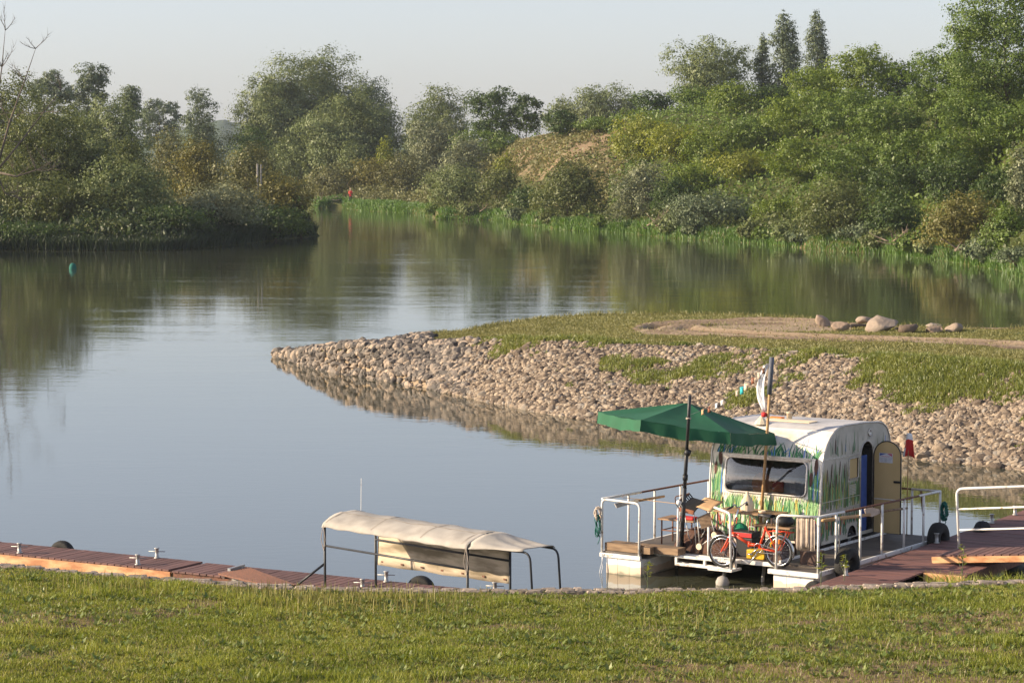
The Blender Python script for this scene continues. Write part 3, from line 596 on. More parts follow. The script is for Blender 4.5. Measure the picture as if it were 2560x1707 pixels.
# bright grass along the far shore
gm_shore = leafmat('shore_grass', (.055, .120, .018), (.130, .230, .040), .35, .05)
gm_dark = leafmat('shade_tinted_grass', (.014, .030, .010), (.042, .068, .020), .3, .05)  # left bank grass: shade put into the blade colour
rng = np.random.default_rng(61); n = 60000; a = rng.uniform(740, 2620, n); d = -.36+5.0*rng.random(n)**1.4
msk = np.interp(a, [740, 850, 870, 1040, 1060, 1210, 1240, 1310, 1390, 1440, 1560, 1600, 1780, 1800, 1960, 1980, 2180, 2200, 2330, 2350, 2420, 2620], [.6, .6, 1, 1, .4, .4, 1, 1, .6, 1, 1, .5, .5, 1, 1, .8, .8, 1, 1, .6, .8, .8])
D = farD(a)+d; X = (a-CX)/FPX*D; k = rng.random(n) < msk*(.3+.7*sstep(.40, .58, .5*fbm(X, D, 4, 71)+.5*fbm(X, D, 11, 70)+.08)); X, D, d = X[k], D[k], d[k]; n = len(X)
h = (.15+.8*fbm(X, D, 3, 72)**1.5)*rng.uniform(.6, 1.2, n)*1.1
tag(blade_mesh('shore_grass', np.stack([X, D, np.maximum(far_z(X, D)-.03, -.02)], 1), h, np.full(n, .075)*(D/200), rng.uniform(.1, .6, n), gm_shore, np.clip(.5*fbm(X, D, 3, 73)+.6*rng.random(n), 0, 1), rng=rng), 'bright green grass and reeds along the far waterline', 'grass', kind='stuff')
n = 16000; a = rng.uniform(-60, 790, n); d = .3+5*rng.random(n)**1.5; D = leftD(a)+d; X = (a-CX)/FPX*D
tag(blade_mesh('bank_grass', np.stack([X, D, left_z(X, D)-.03], 1), rng.uniform(.4, 1.1, n), np.full(n, .08), rng.uniform(.1, .7, n), gm_dark, rng.random(n), rng=rng), 'grass coloured dark as if shaded along the left bank waterline', 'grass', kind='stuff')
# dead tree on the far left
def limb(mb, p, d, ln, r, depth, rg):
    pts = [p]; q = Vector(p); dd = Vector(d).normalized(); k = 5
    for i in range(k):
        dd = (dd+Vector((rg.uniform(-.2, .2), rg.uniform(-.2, .2), rg.uniform(-.06, .16)))).normalized(); q = q+dd*ln/k; pts.append(q.copy())
    mb.tube(pts, [r*(1-.85*i/k) for i in range(k+1)], 5)
    if depth:
        for i in range(2, k+1):
            for _ in range(2):
                nd = (dd+Vector((rg.uniform(-.9, .9), rg.uniform(-.5, .5), rg.uniform(-.25, .7)))).normalized(); limb(mb, pts[i], nd, ln*rg.uniform(.28, .5), r*.42, depth-1, rg)
rg = random.Random(3); p0 = far(-14, 455, 190); g0 = float(left_z(np.array([p0.x]), np.array([190.])))
dt = Thing('dead_tree', 'bare dead tree with pale branches at the left edge', 'tree', WORLD, (p0.x, 190, g0))
mb = MB(); b0 = Vector((p0.x, 190, g0-.3)); f0 = far(-10, 430, 190); mb.tube([b0, (b0+f0)/2+Vector((.2, 0, 0)), f0], [.22, .17, .14], 7); dt.part(mb, 'trunk', MATS['dead_bark'], True)
mb = MB()
for (x, y), ln, r in [((12, 70), 0, .10), ((82, 112), 0, .10), ((140, 208), 0, .09), ((118, 385), 0, .10), ((60, 470), 0, .07)]:
    e = far(x*S2, y*S2, 190+rg.uniform(-1, 1)); m1 = f0.lerp(e, .45)+Vector((-.35, 0, -.5)); m2 = f0.lerp(e, .75)+Vector((-.1, .1, -.1))
    mb.tube([f0, m1, m2, e], [r, r*.75, r*.45, r*.15], 6)
    for q, k in ((m1, 2), (m2, 3), (e, 2)):
        for _ in range(k+1): limb(mb, q, (rg.uniform(-.6, .9), rg.uniform(-.4, .4), rg.uniform(-.1, 1)), rg.uniform(.7, 1.9), r*.35, 1, rg)
dt.part(mb, 'branch', MATS['dead_bark'], True)
# driftwood heaps on the far shore
for (x, y, wd, lab) in [(1130, 484, 1.0, 'tangle of brown driftwood roots on the far shore, left of the big dark olive bush'), (1520, 525, 1.0, 'heap of pale driftwood below the wide low grey-green bush'), (1085, 487, .7, 'small root tangle beside the wide brownish bush'),
                        (2085, 552, .8, 'driftwood branches between the big olive and the golden bush'), (745, 466, .8, 'dark fallen branches left of the angler'), (2225, 600, .7, 'thin branch lying in the water by the golden bush')]:
    D = float(farD(x*S2))+1.6; p = Vector(((x*S2-CX)/FPX*D, D, 0)); p.z = float(far_z(np.array([p.x]), np.array([D]))); mb = MB()
    for k in range(16):
        a = rg.uniform(0, 6.28); limb(mb, p+Vector((rg.uniform(-1.6, 1.6)*wd, rg.uniform(-.8, .8), rg.uniform(-.1, .2))), (math.cos(a), math.sin(a)*.5, rg.uniform(-.05, .4)), rg.uniform(.9, 2.2)*wd, .07, 1 if k % 3 == 0 else 0, rg)
    single(mb, 'driftwood', MATS['dead_wood'], lab, 'driftwood', WORLD, p, 'driftwood along the far shore', smooth=True)
# ================================================================ SPIT: stones, boulders, grass
stone_m = tintmat('riprap_stone', [(0, (.075, .058, .045)), (.3, (.165, .125, .092)), (.6, (.265, .205, .148)), (.85, (.37, .295, .215)), (1, (.24, .215, .185))], .85, .012, 25, .45, 7)
slate_m = tintmat('tip_stone', [(0, (.06, .052, .048)), (.4, (.13, .115, .10)), (.7, (.22, .185, .155)), (1, (.40, .31, .23))], .85, .012, 25, .4, 6)
def ico(sub):
    bm = bmesh.new(); bmesh.ops.create_icosphere(bm, subdivisions=sub, radius=1); V = np.array([v.co[:] for v in bm.verts]); F = np.array([[v.index for v in f.verts] for f in bm.faces]); bm.free(); return V, F
IV, IF = ico(2); IV3, IF3 = ico(3)
def rock(rng, V, cuts, rough=.12):
    P = V.copy()
    for k in range(3):
        d = unit(rng.normal(size=(1, 3)))[0]; P += (rng.uniform(-rough, rough)*np.sin(P@d*rng.uniform(1.5, 3.2)+rng.uniform(0, 6)))[:, None]*V
    for k in range(cuts):
        d = unit(rng.normal(size=(1, 3)))[0]; c = rng.uniform(.55, .85); t = P@d; P -= np.where(t > c, t-c, 0)[:, None]*d
    return P
RS = [rock(np.random.default_rng(i), IV, 5) for i in range(12)]; RA = [rock(np.random.default_rng(50+i), IV, 7, .15) for i in range(12)]
rng = np.random.default_rng(91); N0 = 78000
a = rng.uniform(686, 2640, N0); W_ = spW(a); T_ = np.maximum(spT(a), W_+.3); t = rng.uniform(-.05, 1.0, N0)
left = a < 1130+rng.normal(0, 35, N0)+ (rng.random(N0) < .0)
Fd = np.maximum(spF(a), T_+.3)
Yd = W_+t*(T_-W_); Yd = np.where((a < 1075), W_+t*1.0*(Fd+.5-W_), Yd); X = (a-CX)/FPX*Yd
green = fbm(X, Yd*1.3, 2.6, 17); grs = (green+.42*(t-.5) > .60+.10*(a < 1500)-.03*(a > 2000)) & (a > 1190)
keep = ~grs | (rng.random(N0) < .55); keep &= ~((a > 985) & (a < 1075) & (t < .055+.03*np.sin((a-985)/90*3.1416)) & (rng.random(N0) < .93))
area_w = np.clip(np.where(a < 1075, Fd+.5-W_, T_-W_)/6.0, .12, 1); keep &= rng.random(N0) < area_w
a, X, Yd, t, left = a[keep], X[keep], Yd[keep], t[keep], left[keep]; Z = spit_z(X, Yd); n = len(X)
size = np.where(left, rng.uniform(.066, .15, n)*rng.lognormal(0, .15, n), rng.uniform(.040, .076, n)*rng.lognormal(0, .25, n)); size = np.where((~left) & (t < .15), size*1.2, size)
order = np.argsort(-size/Yd*np.where((a > 1500) & (a < 2270) & (t < .75), .2, 1)*np.where(a > 2560, 0, 1))
cover = np.zeros(n, bool); cover[order[:300]] = True
def place_stones(ii, lib, V, F):
    PV, PF, PT = [], [], []; base = 0
    for i in ii:
        P = lib[rng.integers(12)]*np.array([rng.uniform(.8, 1.35), rng.uniform(.8, 1.2), rng.uniform(.6, .95)])*size[i]
        e = rng.uniform(0, 6.28); ce, se = math.cos(e), math.sin(e); tl = rng.uniform(-.5, .5)
        P = P@np.array([[ce, se, 0], [-se, ce, 0], [0, 0, 1]]); P = P@np.array([[1, 0, 0], [0, math.cos(tl), math.sin(tl)], [0, -math.sin(tl), math.cos(tl)]])
        PV.append(P+np.array([X[i], Yd[i], Z[i]+size[i]*.28])); PF.append(F+base); base += len(V); PT.append(np.full(len(V), rng.random()))
    V_ = np.concatenate(PV); F_ = np.concatenate(PF); return V_, F_, np.concatenate(PT)
ids = np.arange(n)
for msk, lib, nm, mm, lab in ((~left, RS, 'riprap', stone_m, 'mass of tan rounded stones covering the near slope of the spit'), (left, RA, 'riprap', slate_m, 'mass of dark angular stones covering the tip of the spit')):
    V_, F_, T__ = place_stones(ids[msk & ~cover], lib, IV, IF)
    tag(np_mesh(nm, V_, np.full(len(F_), 3), F_.ravel(), mm, T__, smooth=False), lab, 'stones', kind='stuff')
LIBM = {}
for key, lib, mm in (('r', RS, stone_m), ('a', RA, slate_m)):
    for k in range(12):
        for q in range(3):
            me = bpy.data.meshes.new('riprap_stone'); me.from_pydata(lib[k].tolist(), [], IF.tolist()); me.materials.append(mm); me.polygons.foreach_set('use_smooth', [False]*len(IF))
            at_ = me.attributes.new('tint', 'FLOAT', 'POINT'); at_.data.foreach_set('value', [(q*.33+.03*k) % 1]*len(IV)); LIBM[key, k, q] = me
for i in ids[cover]:
    lf = bool(left[i]); o = bpy.data.objects.new('riprap_stone', LIBM['a' if lf else 'r', rnd.randrange(12), rnd.randrange(3)]); COL.objects.link(o)
    o.location = (X[i], Yd[i], Z[i]+size[i]*.3); o.rotation_euler = (rnd.uniform(-.4, .4), rnd.uniform(-.4, .4), rnd.uniform(0, 6.28)); s = size[i]*1.03
    o.scale = (s*rnd.uniform(.9, 1.3), s*rnd.uniform(.8, 1.15), s*rnd.uniform(.6, .9))
    tag(o, 'dark angular rock on the pointed tip of the stone spit' if lf else 'larger rounded tan stone on the sloping stone bank of the spit', 'stone', 'angular rocks on the spit tip' if lf else 'rounded stones on the spit slope')
# thin kerb stones along the top of the slope
mb = MB(); xk = 1930.0
while xk < 2620:
    D = float(spT(xk))+.05; x0 = (xk-CX)/FPX*D; wd = rnd.uniform(.25, .5); zz = float(spit_z(np.array([x0]), np.array([D])))
    mb.box((x0+wd/2, D+rnd.uniform(-.04, .04), zz+.02), (wd*.95, .28, .14), rz=-.12+rnd.uniform(-.08, .08)); xk += (wd+.02)*FPX/D
mat('kerb_stone', (.50, .42, .32), .9, (.30, .25, .19), 3, bump=.01)
single(mb, 'kerb', MATS['kerb_stone'], 'row of flat kerb stones along the top edge of the stone slope', 'kerb', bevel=.02)
# small sand spill at the waterline
# boulders on the dirt loop
b_m = tintmat('boulder_stone', [(0, (.13, .095, .07)), (.5, (.27, .20, .15)), (1, (.31, .265, .22))], .9, .03, 9, .5, 1.6)
B5 = lambda x, y: (1500+x/2.2189, 740+y/2.2189)
for k, (x, y, wd, h, lab, tn) in enumerate([(1232, 172, 80, 60, 'pinkish pointed boulder, leftmost of the ring of boulders', .6), (1335, 198, 100, 52, 'low rounded pink boulder in front of the pointed one', .5), (1465, 160, 100, 42, 'flat tan boulder behind the biggest grey one', .7),
        (1557, 212, 170, 84, 'biggest grey blocky boulder in the middle of the group', .75), (1705, 220, 110, 56, 'dark brown boulder right beside the biggest one', .05), (1842, 220, 100, 40, 'brown boulder in front of a paler one, third from the right', .3), (1855, 192, 92, 34, 'pale low boulder just behind a brown one', .8), (1965, 218, 104, 56, 'tan boulder at the right end of the group', .65)]):
    q = at(*B5(x, y), 1.62); q.z = float(spit_z(np.array([q.x]), np.array([q.y]))); W = wd/2.2189*q.y/FPX; H = h/2.2189*q.y/FPX
    P = rock(np.random.default_rng(400+k), IV3, 9, .17); P = P*(1+.035*np.sin(P@np.array([7, 3, 5.])+k)+.03*np.sin(P@np.array([-4, 9, 6.])*1.3))[:, None]*np.array([W/2, W*.42, H*.62])*1.06; P[:, 2] += H*.40
    if k == 0: P[:, 0] += (P[:, 2]-H*.4)*-.35; P[:, 2] *= 1.1
    if k == 7: P[:, 2] *= np.interp(P[:, 0], [-W/2, W/2], [.8, 1.12])
    me = bpy.data.meshes.new('boulder'); me.from_pydata(P.tolist(), [], IF3.tolist()); me.materials.append(b_m); me.polygons.foreach_set('use_smooth', [True]*len(IF3))
    at_ = me.attributes.new('tint', 'FLOAT', 'POINT'); at_.data.foreach_set('value', [tn]*len(IV3))
    o = bpy.data.objects.new('boulder', me); COL.objects.link(o); o.location = q; tag(o, lab, 'boulder', 'boulders on the spit')
for x0, x1, y, lab in [(1392, 1478, 167, 'charred log lying between the flat tan and the biggest boulder'), (1636, 1660, 186, 'short dark log end between the biggest and the dark brown boulder')]:
    p = at(*B5(x0, y), 1.72); q = at(*B5(x1, y), 1.72); mat('charred_wood', (.05, .04, .035), .95, (.02, .018, .016), 10)
    single(MB().tube([p, p.lerp(q, .5)+Vector((0, 0, .015)), q], [.06, .065, .055], 8), 'log', MATS['charred_wood'], lab, 'log', base=p)
# grass on the spit
gm_turf = leafmat('turf_blades', (.13, .135, .035), (.29, .265, .095), .3, .04)
gm_weed = leafmat('weed_blades', (.105, .145, .024), (.27, .28, .07), .38, .05)
gm_dry = leafmat('dry_blades', (.17, .14, .06), (.30, .25, .12), .3, .04)
rng = np.random.default_rng(93); n = 150000; a = rng.uniform(1050, 2640, n); T_ = spT(a); Fd = np.maximum(spF(a), T_+.5); Yg = T_-.2+(Fd+.9-T_)*rng.random(n); X = (a-CX)/FPX*Yg
dt_ = np.minimum(seg_d(X, Yg, TR)-1.15, seg_d(X, Yg, [p1, p2])-2.1)+.5*(fbm(X, Yg, .8, 12)-.5); k = (dt_ > 0) | (rng.random(n) < .05); k &= fbm(X, Yg, 1.7, 13)+.25*rng.random(n) > .43
X, Yg, a = X[k], Yg[k], a[k]; n = len(X); edge = np.clip((Yg-spF(a)+1.2), 0, 1)*(rng.random(n) < .5)
h = rng.uniform(.03, .09, n)*(.6+.9*fbm(X, Yg, 2.2, 14))+edge*rng.uniform(0, .16, n)
tag(blade_mesh('spit_turf', np.stack([X, Yg, spit_z2(X, Yg)-.01], 1), h, np.full(n, .026), rng.uniform(.2, 1.0, n), gm_turf, np.clip(.65*fbm(X, Yg, 1.1, 15)+.5*rng.random(n)-.05, 0, 1), rng=rng), 'short worn turf on top of the spit', 'grass', kind='stuff')
n = 150000; a = rng.uniform(1100, 2640, n); W_ = spW(a); T_ = spT(a); t = rng.uniform(.08, 1.12, n); Yg = W_+t*(T_-W_); X = (a-CX)/FPX*Yg
green = fbm(X, Yg*1.3, 2.6, 17); v = green+.42*(t-.5)-(.60+.10*(a < 1500)-.03*(a > 2000)); tuft = fbm(X, Yg, .55, 19)
k = ((v > 0) & (tuft+.3*rng.random(n) > .60-np.clip(v, 0, .15)) & (a > 1180)) | ((tuft > .76) & (v > -.16) & (a > 1250) & (rng.random(n) < .6))
X, Yg, v = X[k], Yg[k], v[k]; n = len(X); h = rng.uniform(.06, .20, n)*(.6+np.clip(v*4, 0, .8))
tag(blade_mesh('slope_weeds', np.stack([X, Yg, spit_z(X, Yg)+.04], 1), h, np.full(n, .03), rng.uniform(.1, .9, n), gm_weed, np.clip(.6*fbm(X, Yg, .9, 15)+.55*rng.random(n)-.05, 0, 1), rng=rng), 'green weeds growing through the stones of the spit', 'weeds', kind='stuff')
# ================================================================ LAWN in front
gm_lawn = leafmat('lawn_blades', (.095, .135, .014), (.43, .40, .105), .38, .03, mid=(.5, (.23, .265, .04)))
rng = np.random.default_rng(95); n = 360000; a = rng.uniform(-60, 2620, n); k0 = kD(a); u_ = rng.random(n); Yg = 25.3+(k0-.02-25.3)*u_; X = (a-CX)/FPX*Yg
soil = bare(X, Yg)*sstep(36, 30.5, Yg)+.10*(fbm(X, Yg, .35, 55)-.5); k = (soil < .50) | (rng.random(n) < .16)
X, Yg, a = X[k], Yg[k], a[k]; n = len(X); lush = fbm(X, Yg, .9, 51); kd_ = kD(a)-Yg; tall = sstep(.52, .78, fbm(X, Yg*1.4, 1.1, 52))
h = rng.uniform(.025, .075, n)*(.55+.9*lush)+tall*rng.uniform(0, .17, n)*(rng.random(n) < .45)
h = h*(.35+.65*sstep(.05, .9, kd_))
tag(blade_mesh('lawn_grass', np.stack([X, Yg, near_z(X, Yg)-.008], 1), h, rng.uniform(.006, .013, n), rng.uniform(.15, 1.1, n), gm_lawn, np.clip(.45*fbm(X, Yg, 2.4, 50)+.40*fbm(X, Yg, .6, 53)+.55*rng.random(n)-.20, 0, 1), rng=rng), 'rough lawn of grass blades in the foreground', 'grass', kind='stuff')
n = 30000; a = rng.uniform(-60, 2620, n); Yg = 26.2+(kD(a)-26.2)*rng.random(n); X = (a-CX)/FPX*Yg
tag(blade_mesh('dry_grass', np.stack([X, Yg, near_z(X, Yg)-.008], 1), rng.uniform(.03, .11, n), rng.uniform(.005, .010, n), rng.uniform(.2, 1.3, n), gm_dry, rng.random(n), rng=rng), 'dry straw-coloured blades among the lawn', 'grass', kind='stuff')
# broad-leaved rosettes and plantain stalks
n = 3200; a = rng.uniform(-40, 2600, n); Yg = 26.4+(kD(a)-.3-26.4)*rng.random(n)**.85; X = (a-CX)/FPX*Yg
k = fbm(X, Yg*1.3, 1.0, 57)+.2*rng.random(n) > .50; X, Yg = X[k], Yg[k]; PX, NX, AXX, LN, WD, TI = [], [], [], [], [], []
for x, y in zip(X, Yg):
    z = float(near_z(np.array([x]), np.array([y]))); m_ = rng.integers(6, 13); s = rng.uniform(.7, 1.5); tn = rng.random()
    for q in range(m_):
        e = 6.28*q/m_+rng.uniform(-.4, .4); el = rng.uniform(.15, .9); dr = np.array([math.cos(e)*math.cos(el), math.sin(e)*math.cos(el), math.sin(el)]); l = rng.uniform(.038, .085)*s
        PX.append(np.array([x, y, z+.01])+dr*l*.55); AXX.append(dr); NX.append(np.array([-math.cos(e)*math.sin(el), -math.sin(e)*math.sin(el), math.cos(el)])+rng.normal(size=3)*.15); LN.append(l); WD.append(l*.42); TI.append(np.clip(tn*.6+.4*rng.random(), 0, 1))
tag(leaf_mesh('broadleaf_weeds', np.array(PX), unit(np.array(NX)), unit(np.array(AXX)), np.array(LN), np.array(WD), leafmat('rosette_leaves', (.09, .14, .024), (.23, .26, .06), .3, .05), np.array(TI)), 'broad-leaved weed rosettes in the lawn', 'weeds', kind='stuff')
cl = [(at(x, y, 1.2), rr, m_) for x, y, rr, m_ in [(810, 1510, 1.1, 420), (700, 1520, .7, 160), (980, 1505, .9, 240), (640, 1475, .6, 120), (220, 1478, .9, 150), (1080, 1540, .8, 120), (340, 1490, .5, 90), (1650, 1560, .8, 50), (2080, 1560, .6, 40)]]
XP = np.concatenate([rng.normal(c.x, rr*.6, m_) for c, rr, m_ in cl]); YP = np.concatenate([rng.normal(c.y, rr*.8, m_) for c, rr, m_ in cl]); k = YP < kD(az(XP, YP))-.5; XP, YP = XP[k], YP[k]; n = len(XP)
tag(blade_mesh('plantain_stalks', np.stack([XP, YP, near_z(XP, YP)], 1), rng.uniform(.10, .26, n), np.full(n, .011), rng.uniform(0, .25, n), leafmat('stalk', (.20, .19, .05), (.30, .26, .08), .2, .04), rng.random(n), rng=rng), 'thin upright plantain stalks in the lawn', 'weeds', kind='stuff')
# grass on the water side of the kerb
n = 26000; a = rng.uniform(-60, 2640, n); d = .25+rng.random(n)**1.2*np.where(a > 2330, 4.2, np.where(a > 1850, 1.9, np.where(a > 1580, 2.6, .7))); Yg = kD(a)+d; X = (a-CX)/FPX*Yg
k = ((fbm(X, Yg, .8, 58)+.35*rng.random(n) > .48)); X, Yg, a = X[k], Yg[k], a[k]; n = len(X)
z = near_z(X, Yg); k = z > -.05; X, Yg, z = X[k], Yg[k], z[k]; n = len(X)
tag(blade_mesh('kerb_grass', np.stack([X, Yg, z-.02], 1), rng.uniform(.08, .38, n)*(.6+.8*fbm(X, Yg, .6, 59)), np.full(n, .014), rng.uniform(.1, .9, n), gm_lawn, np.clip(.4*fbm(X, Yg, .7, 60)+.7*rng.random(n), 0, 1), rng=rng), 'rough grass on the water side of the stone kerb', 'grass', kind='stuff')
# stone kerb
mb = MB(); xk = -120.0
while xk < 2680:
    wd = rnd.uniform(.10, .24)
    for row in range(4):
        D = float(kD(xk))-.04+row*.12+rnd.uniform(-.03, .03); x0 = (xk-CX)/FPX*D+rnd.uniform(-.06, .06); w2 = wd*rnd.uniform(.85, 1.35)
        hx, hy = w2/2, rnd.uniform(.05, .075); zt = KZ+rnd.uniform(-.012, .016)-row*.012; pts = [(hx*sx*rnd.uniform(.72, 1), hy*sy*rnd.uniform(.75, 1)) for sx, sy in ((-1, -1), (0, -1.1), (1, -1), (1.05, 0), (1, 1), (0, 1.1), (-1, 1), (-1.05, 0))]
        mb.add([(x0+wd/2+p[0]*1.03, D+p[1]*1.03, zt-.10) for p in pts]+[(x0+wd/2+p[0], D+p[1], zt-.02) for p in pts]+[(x0+wd/2+p[0]*.8, D+p[1]*.75, zt+rnd.uniform(-.004, .006)) for p in pts], [(i, (i+1) % 8, 8+(i+1) % 8, 8+i) for i in range(8)]+[(8+i, 8+(i+1) % 8, 16+(i+1) % 8, 16+i) for i in range(8)]+[tuple(range(16, 24))])
    xk += wd*FPX/D
kx = np.linspace(-140, 2700, 160); mb.grid([[((x-CX)/FPX*(float(kD(x))+o_), float(kD(x))+o_, KZ-.035-.03*(o_ > .3)) for o_ in (-.1, .1, .25, .42)] for x in kx])
mat('edging_stone', (.36, .29, .23), .95, (.17, .14, .115), 5, bump=.012, island=.3)
single(mb, 'stone_edging', MATS['edging_stone'], 'low edging of flat rough stones between the lawn and the water', 'kerb')
# ================================================================ OBJECT MATERIALS
mat('white_metal', (.72, .70, .66), .45, (.34, .25, .19), 11, contrast=(.28, .42), detail=8); mat('grey_metal', (.42, .42, .42), .4, (.28, .28, .28), 12, metal=.6)
mat('galvanised', (.50, .49, .46), .45, (.36, .34, .32), 14, metal=.5); mat('rust_metal', (.20, .085, .05), .8, (.10, .05, .035), 18)
mat('black_tube', (.035, .036, .04), .45, (.02, .02, .022), 10); mat('rubber', (.012, .012, .012), .8, (.02, .019, .017), 14, bump=.004)
mat('deck_board', (.165, .085, .072), .75, (.115, .060, .053), 3, stretch=(6, 1, 1), bump=.002, bscale=40, island=.22)
mat('deck_board_cross', (.185, .085, .070), .75, (.125, .060, .052), 3, stretch=(1, 6, 1), bump=.002, bscale=40, island=.22)
mat('orange_wood', (.70, .42, .21), .65, (.40, .17, .07), 2.6, stretch=(1, 1, 3), contrast=(.38, .62)); mat('weathered_wood', (.30, .20, .12), .85, (.16, .105, .065), 3, stretch=(1, 7, 7), bump=.004, bscale=8)
mat('table_wood', (.36, .22, .12), .6, (.24, .14, .08), 3, stretch=(1, 6, 1)); mat('dark_frame', (.10, .055, .04), .6, (.06, .035, .03), 12)
mat('float_black', (.02, .02, .02), .6); mat('raft_deck', (.13, .105, .085), .7, (.075, .062, .052), 2.5, bump=.003, bscale=14); mat('bare_board', (.27, .23, .19), .85, (.15, .125, .10), 4, stretch=(6, 1, 1))
mat('canvas', (.40, .365, .32), .85, (.27, .245, .215), 3.2, bump=.004, bscale=26, contrast=(.25, .6)); mat('stained_canvas', (.56, .46, .34), .85, (.20, .16, .105), 2.4, stretch=(.6, 1, 2.6), contrast=(.36, .58), detail=9)
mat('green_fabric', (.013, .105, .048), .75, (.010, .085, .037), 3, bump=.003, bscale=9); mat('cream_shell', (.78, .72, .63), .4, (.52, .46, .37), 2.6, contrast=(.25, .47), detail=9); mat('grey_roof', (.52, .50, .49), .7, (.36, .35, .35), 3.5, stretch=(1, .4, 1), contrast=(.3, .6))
mat('side_shell', (.52, .48, .41), .5, (.36, .34, .27), 3, contrast=(.25, .6)); mat('alu_trim', (.55, .52, .48), .35, (.40, .36, .32), 20, metal=.6); mat('dark_inside', (.035, .032, .032), .9); mat('blue_paint', (.035, .085, .30), .6, (.025, .06, .22), 8)  # side_shell: caravan cream darkened to imitate shade on the side walls
mat('plywood', (.62, .45, .22), .6, (.52, .37, .17), 2.5, stretch=(1, 1, .4)); mat('window_rubber', (.16, .14, .12), .6); mat('white_cloth', (.80, .80, .80), .9, (.70, .70, .72), 7); mat('red_paint', (.68, .062, .012), .4, (.48, .04, .012), 14)
mat('chrome', (.65, .65, .66), .22, (.5, .5, .5), 20, metal=.9); mat('tarp_brown', (.095, .038, .02), .75, (.05, .021, .013), 4, bump=.012, bscale=9); mat('cardboard', (.62, .40, .22), .75, (.52, .32, .17), 5); mat('bamboo', (.47, .29, .13), .55, (.34, .19, .08), 4, stretch=(1, 1, 3))
mat('rope_green', (.012, .14, .105), .85, (.01, .09, .07), 20); mat('cream_paper', (.80, .66, .47), .8, (.72, .57, .38), 6); mat('red_cloth', (.60, .03, .03), .7); mat('yellow_plastic', (.70, .42, .02), .45); mat('orange_plastic', (.75, .20, .02), .5); mat('beige_cloth', (.56, .46, .37), .9, (.42, .35, .29), 10)
mat('black_leather', (.02, .02, .022), .5); mat('brown_leather', (.26, .095, .045), .5, (.18, .06, .03), 8); mat('green_plastic', (.02, .25, .12), .5); mat('reed_green', (.065, .26, .085), .6, (.045, .20, .07), 8); mat('reed_dark', (.03, .14, .085), .6); mat('reed_light', (.34, .55, .26), .6, (.26, .46, .18), 8); mat('reed_blue', (.08, .22, .58), .6); mat('cattail_brown', (.085, .035, .024), .7); mat('reed_yellow', (.55, .45, .10), .6); mat('reed_olive', (.16, .19, .085), .7, (.10, .13, .06), 8); mat('flower_red', (.45, .05, .05), .6); mat('teal_cloth', (.03, .42, .46), .7); mat('skin', (.50, .30, .21), .6); mat('concrete', (.38, .35, .31), .9, (.26, .24, .22), 6)
def pontoon_mat():
    m, nt, out = nodes('pontoon_foam'); b = nt.nodes.new('ShaderNodeBsdfPrincipled'); L(nt, b.outputs[0], out.inputs[0]); b.inputs['Roughness'].default_value = .8
    g = nt.nodes.new('ShaderNodeNewGeometry'); sp = nt.nodes.new('ShaderNodeSeparateXYZ'); L(nt, g.outputs['Position'], sp.inputs[0])
    n = nt.nodes.new('ShaderNodeTexNoise'); n.inputs['Scale'].default_value = 3.5; L(nt, g.outputs['Position'], n.inputs['Vector'])
    n2 = nt.nodes.new('ShaderNodeTexNoise'); n2.inputs['Scale'].default_value = 60; L(nt, g.outputs['Position'], n2.inputs['Vector'])
    ma = nt.nodes.new('ShaderNodeMath'); ma.operation = 'MULTIPLY_ADD'; ma.inputs[1].default_value = .16; L(nt, n.outputs['Fac'], ma.inputs[0]); L(nt, sp.outputs['Z'], ma.inputs[2])
    m3 = nt.nodes.new('ShaderNodeMath'); m3.operation = 'MULTIPLY_ADD'; m3.inputs[1].default_value = .03; L(nt, n2.outputs['Fac'], m3.inputs[0]); L(nt, ma.outputs[0], m3.inputs[2])
    r = nt.nodes.new('ShaderNodeValToRGB'); L(nt, m3.outputs[0], r.inputs[0]); e = r.color_ramp.elements; e[0].position = .10; e[0].color = (.30, .27, .20, 1); e[1].position = .245; e[1].color = (.78, .76, .72, 1)
    q = r.color_ramp.elements.new(.13); q.color = (.66, .52, .38, 1); q = r.color_ramp.elements.new(.235); q.color = (.70, .58, .45, 1)
    L(nt, r.outputs[0], b.inputs['Base Color']); MATS['pontoon_foam'] = m
pontoon_mat()
M = MATS
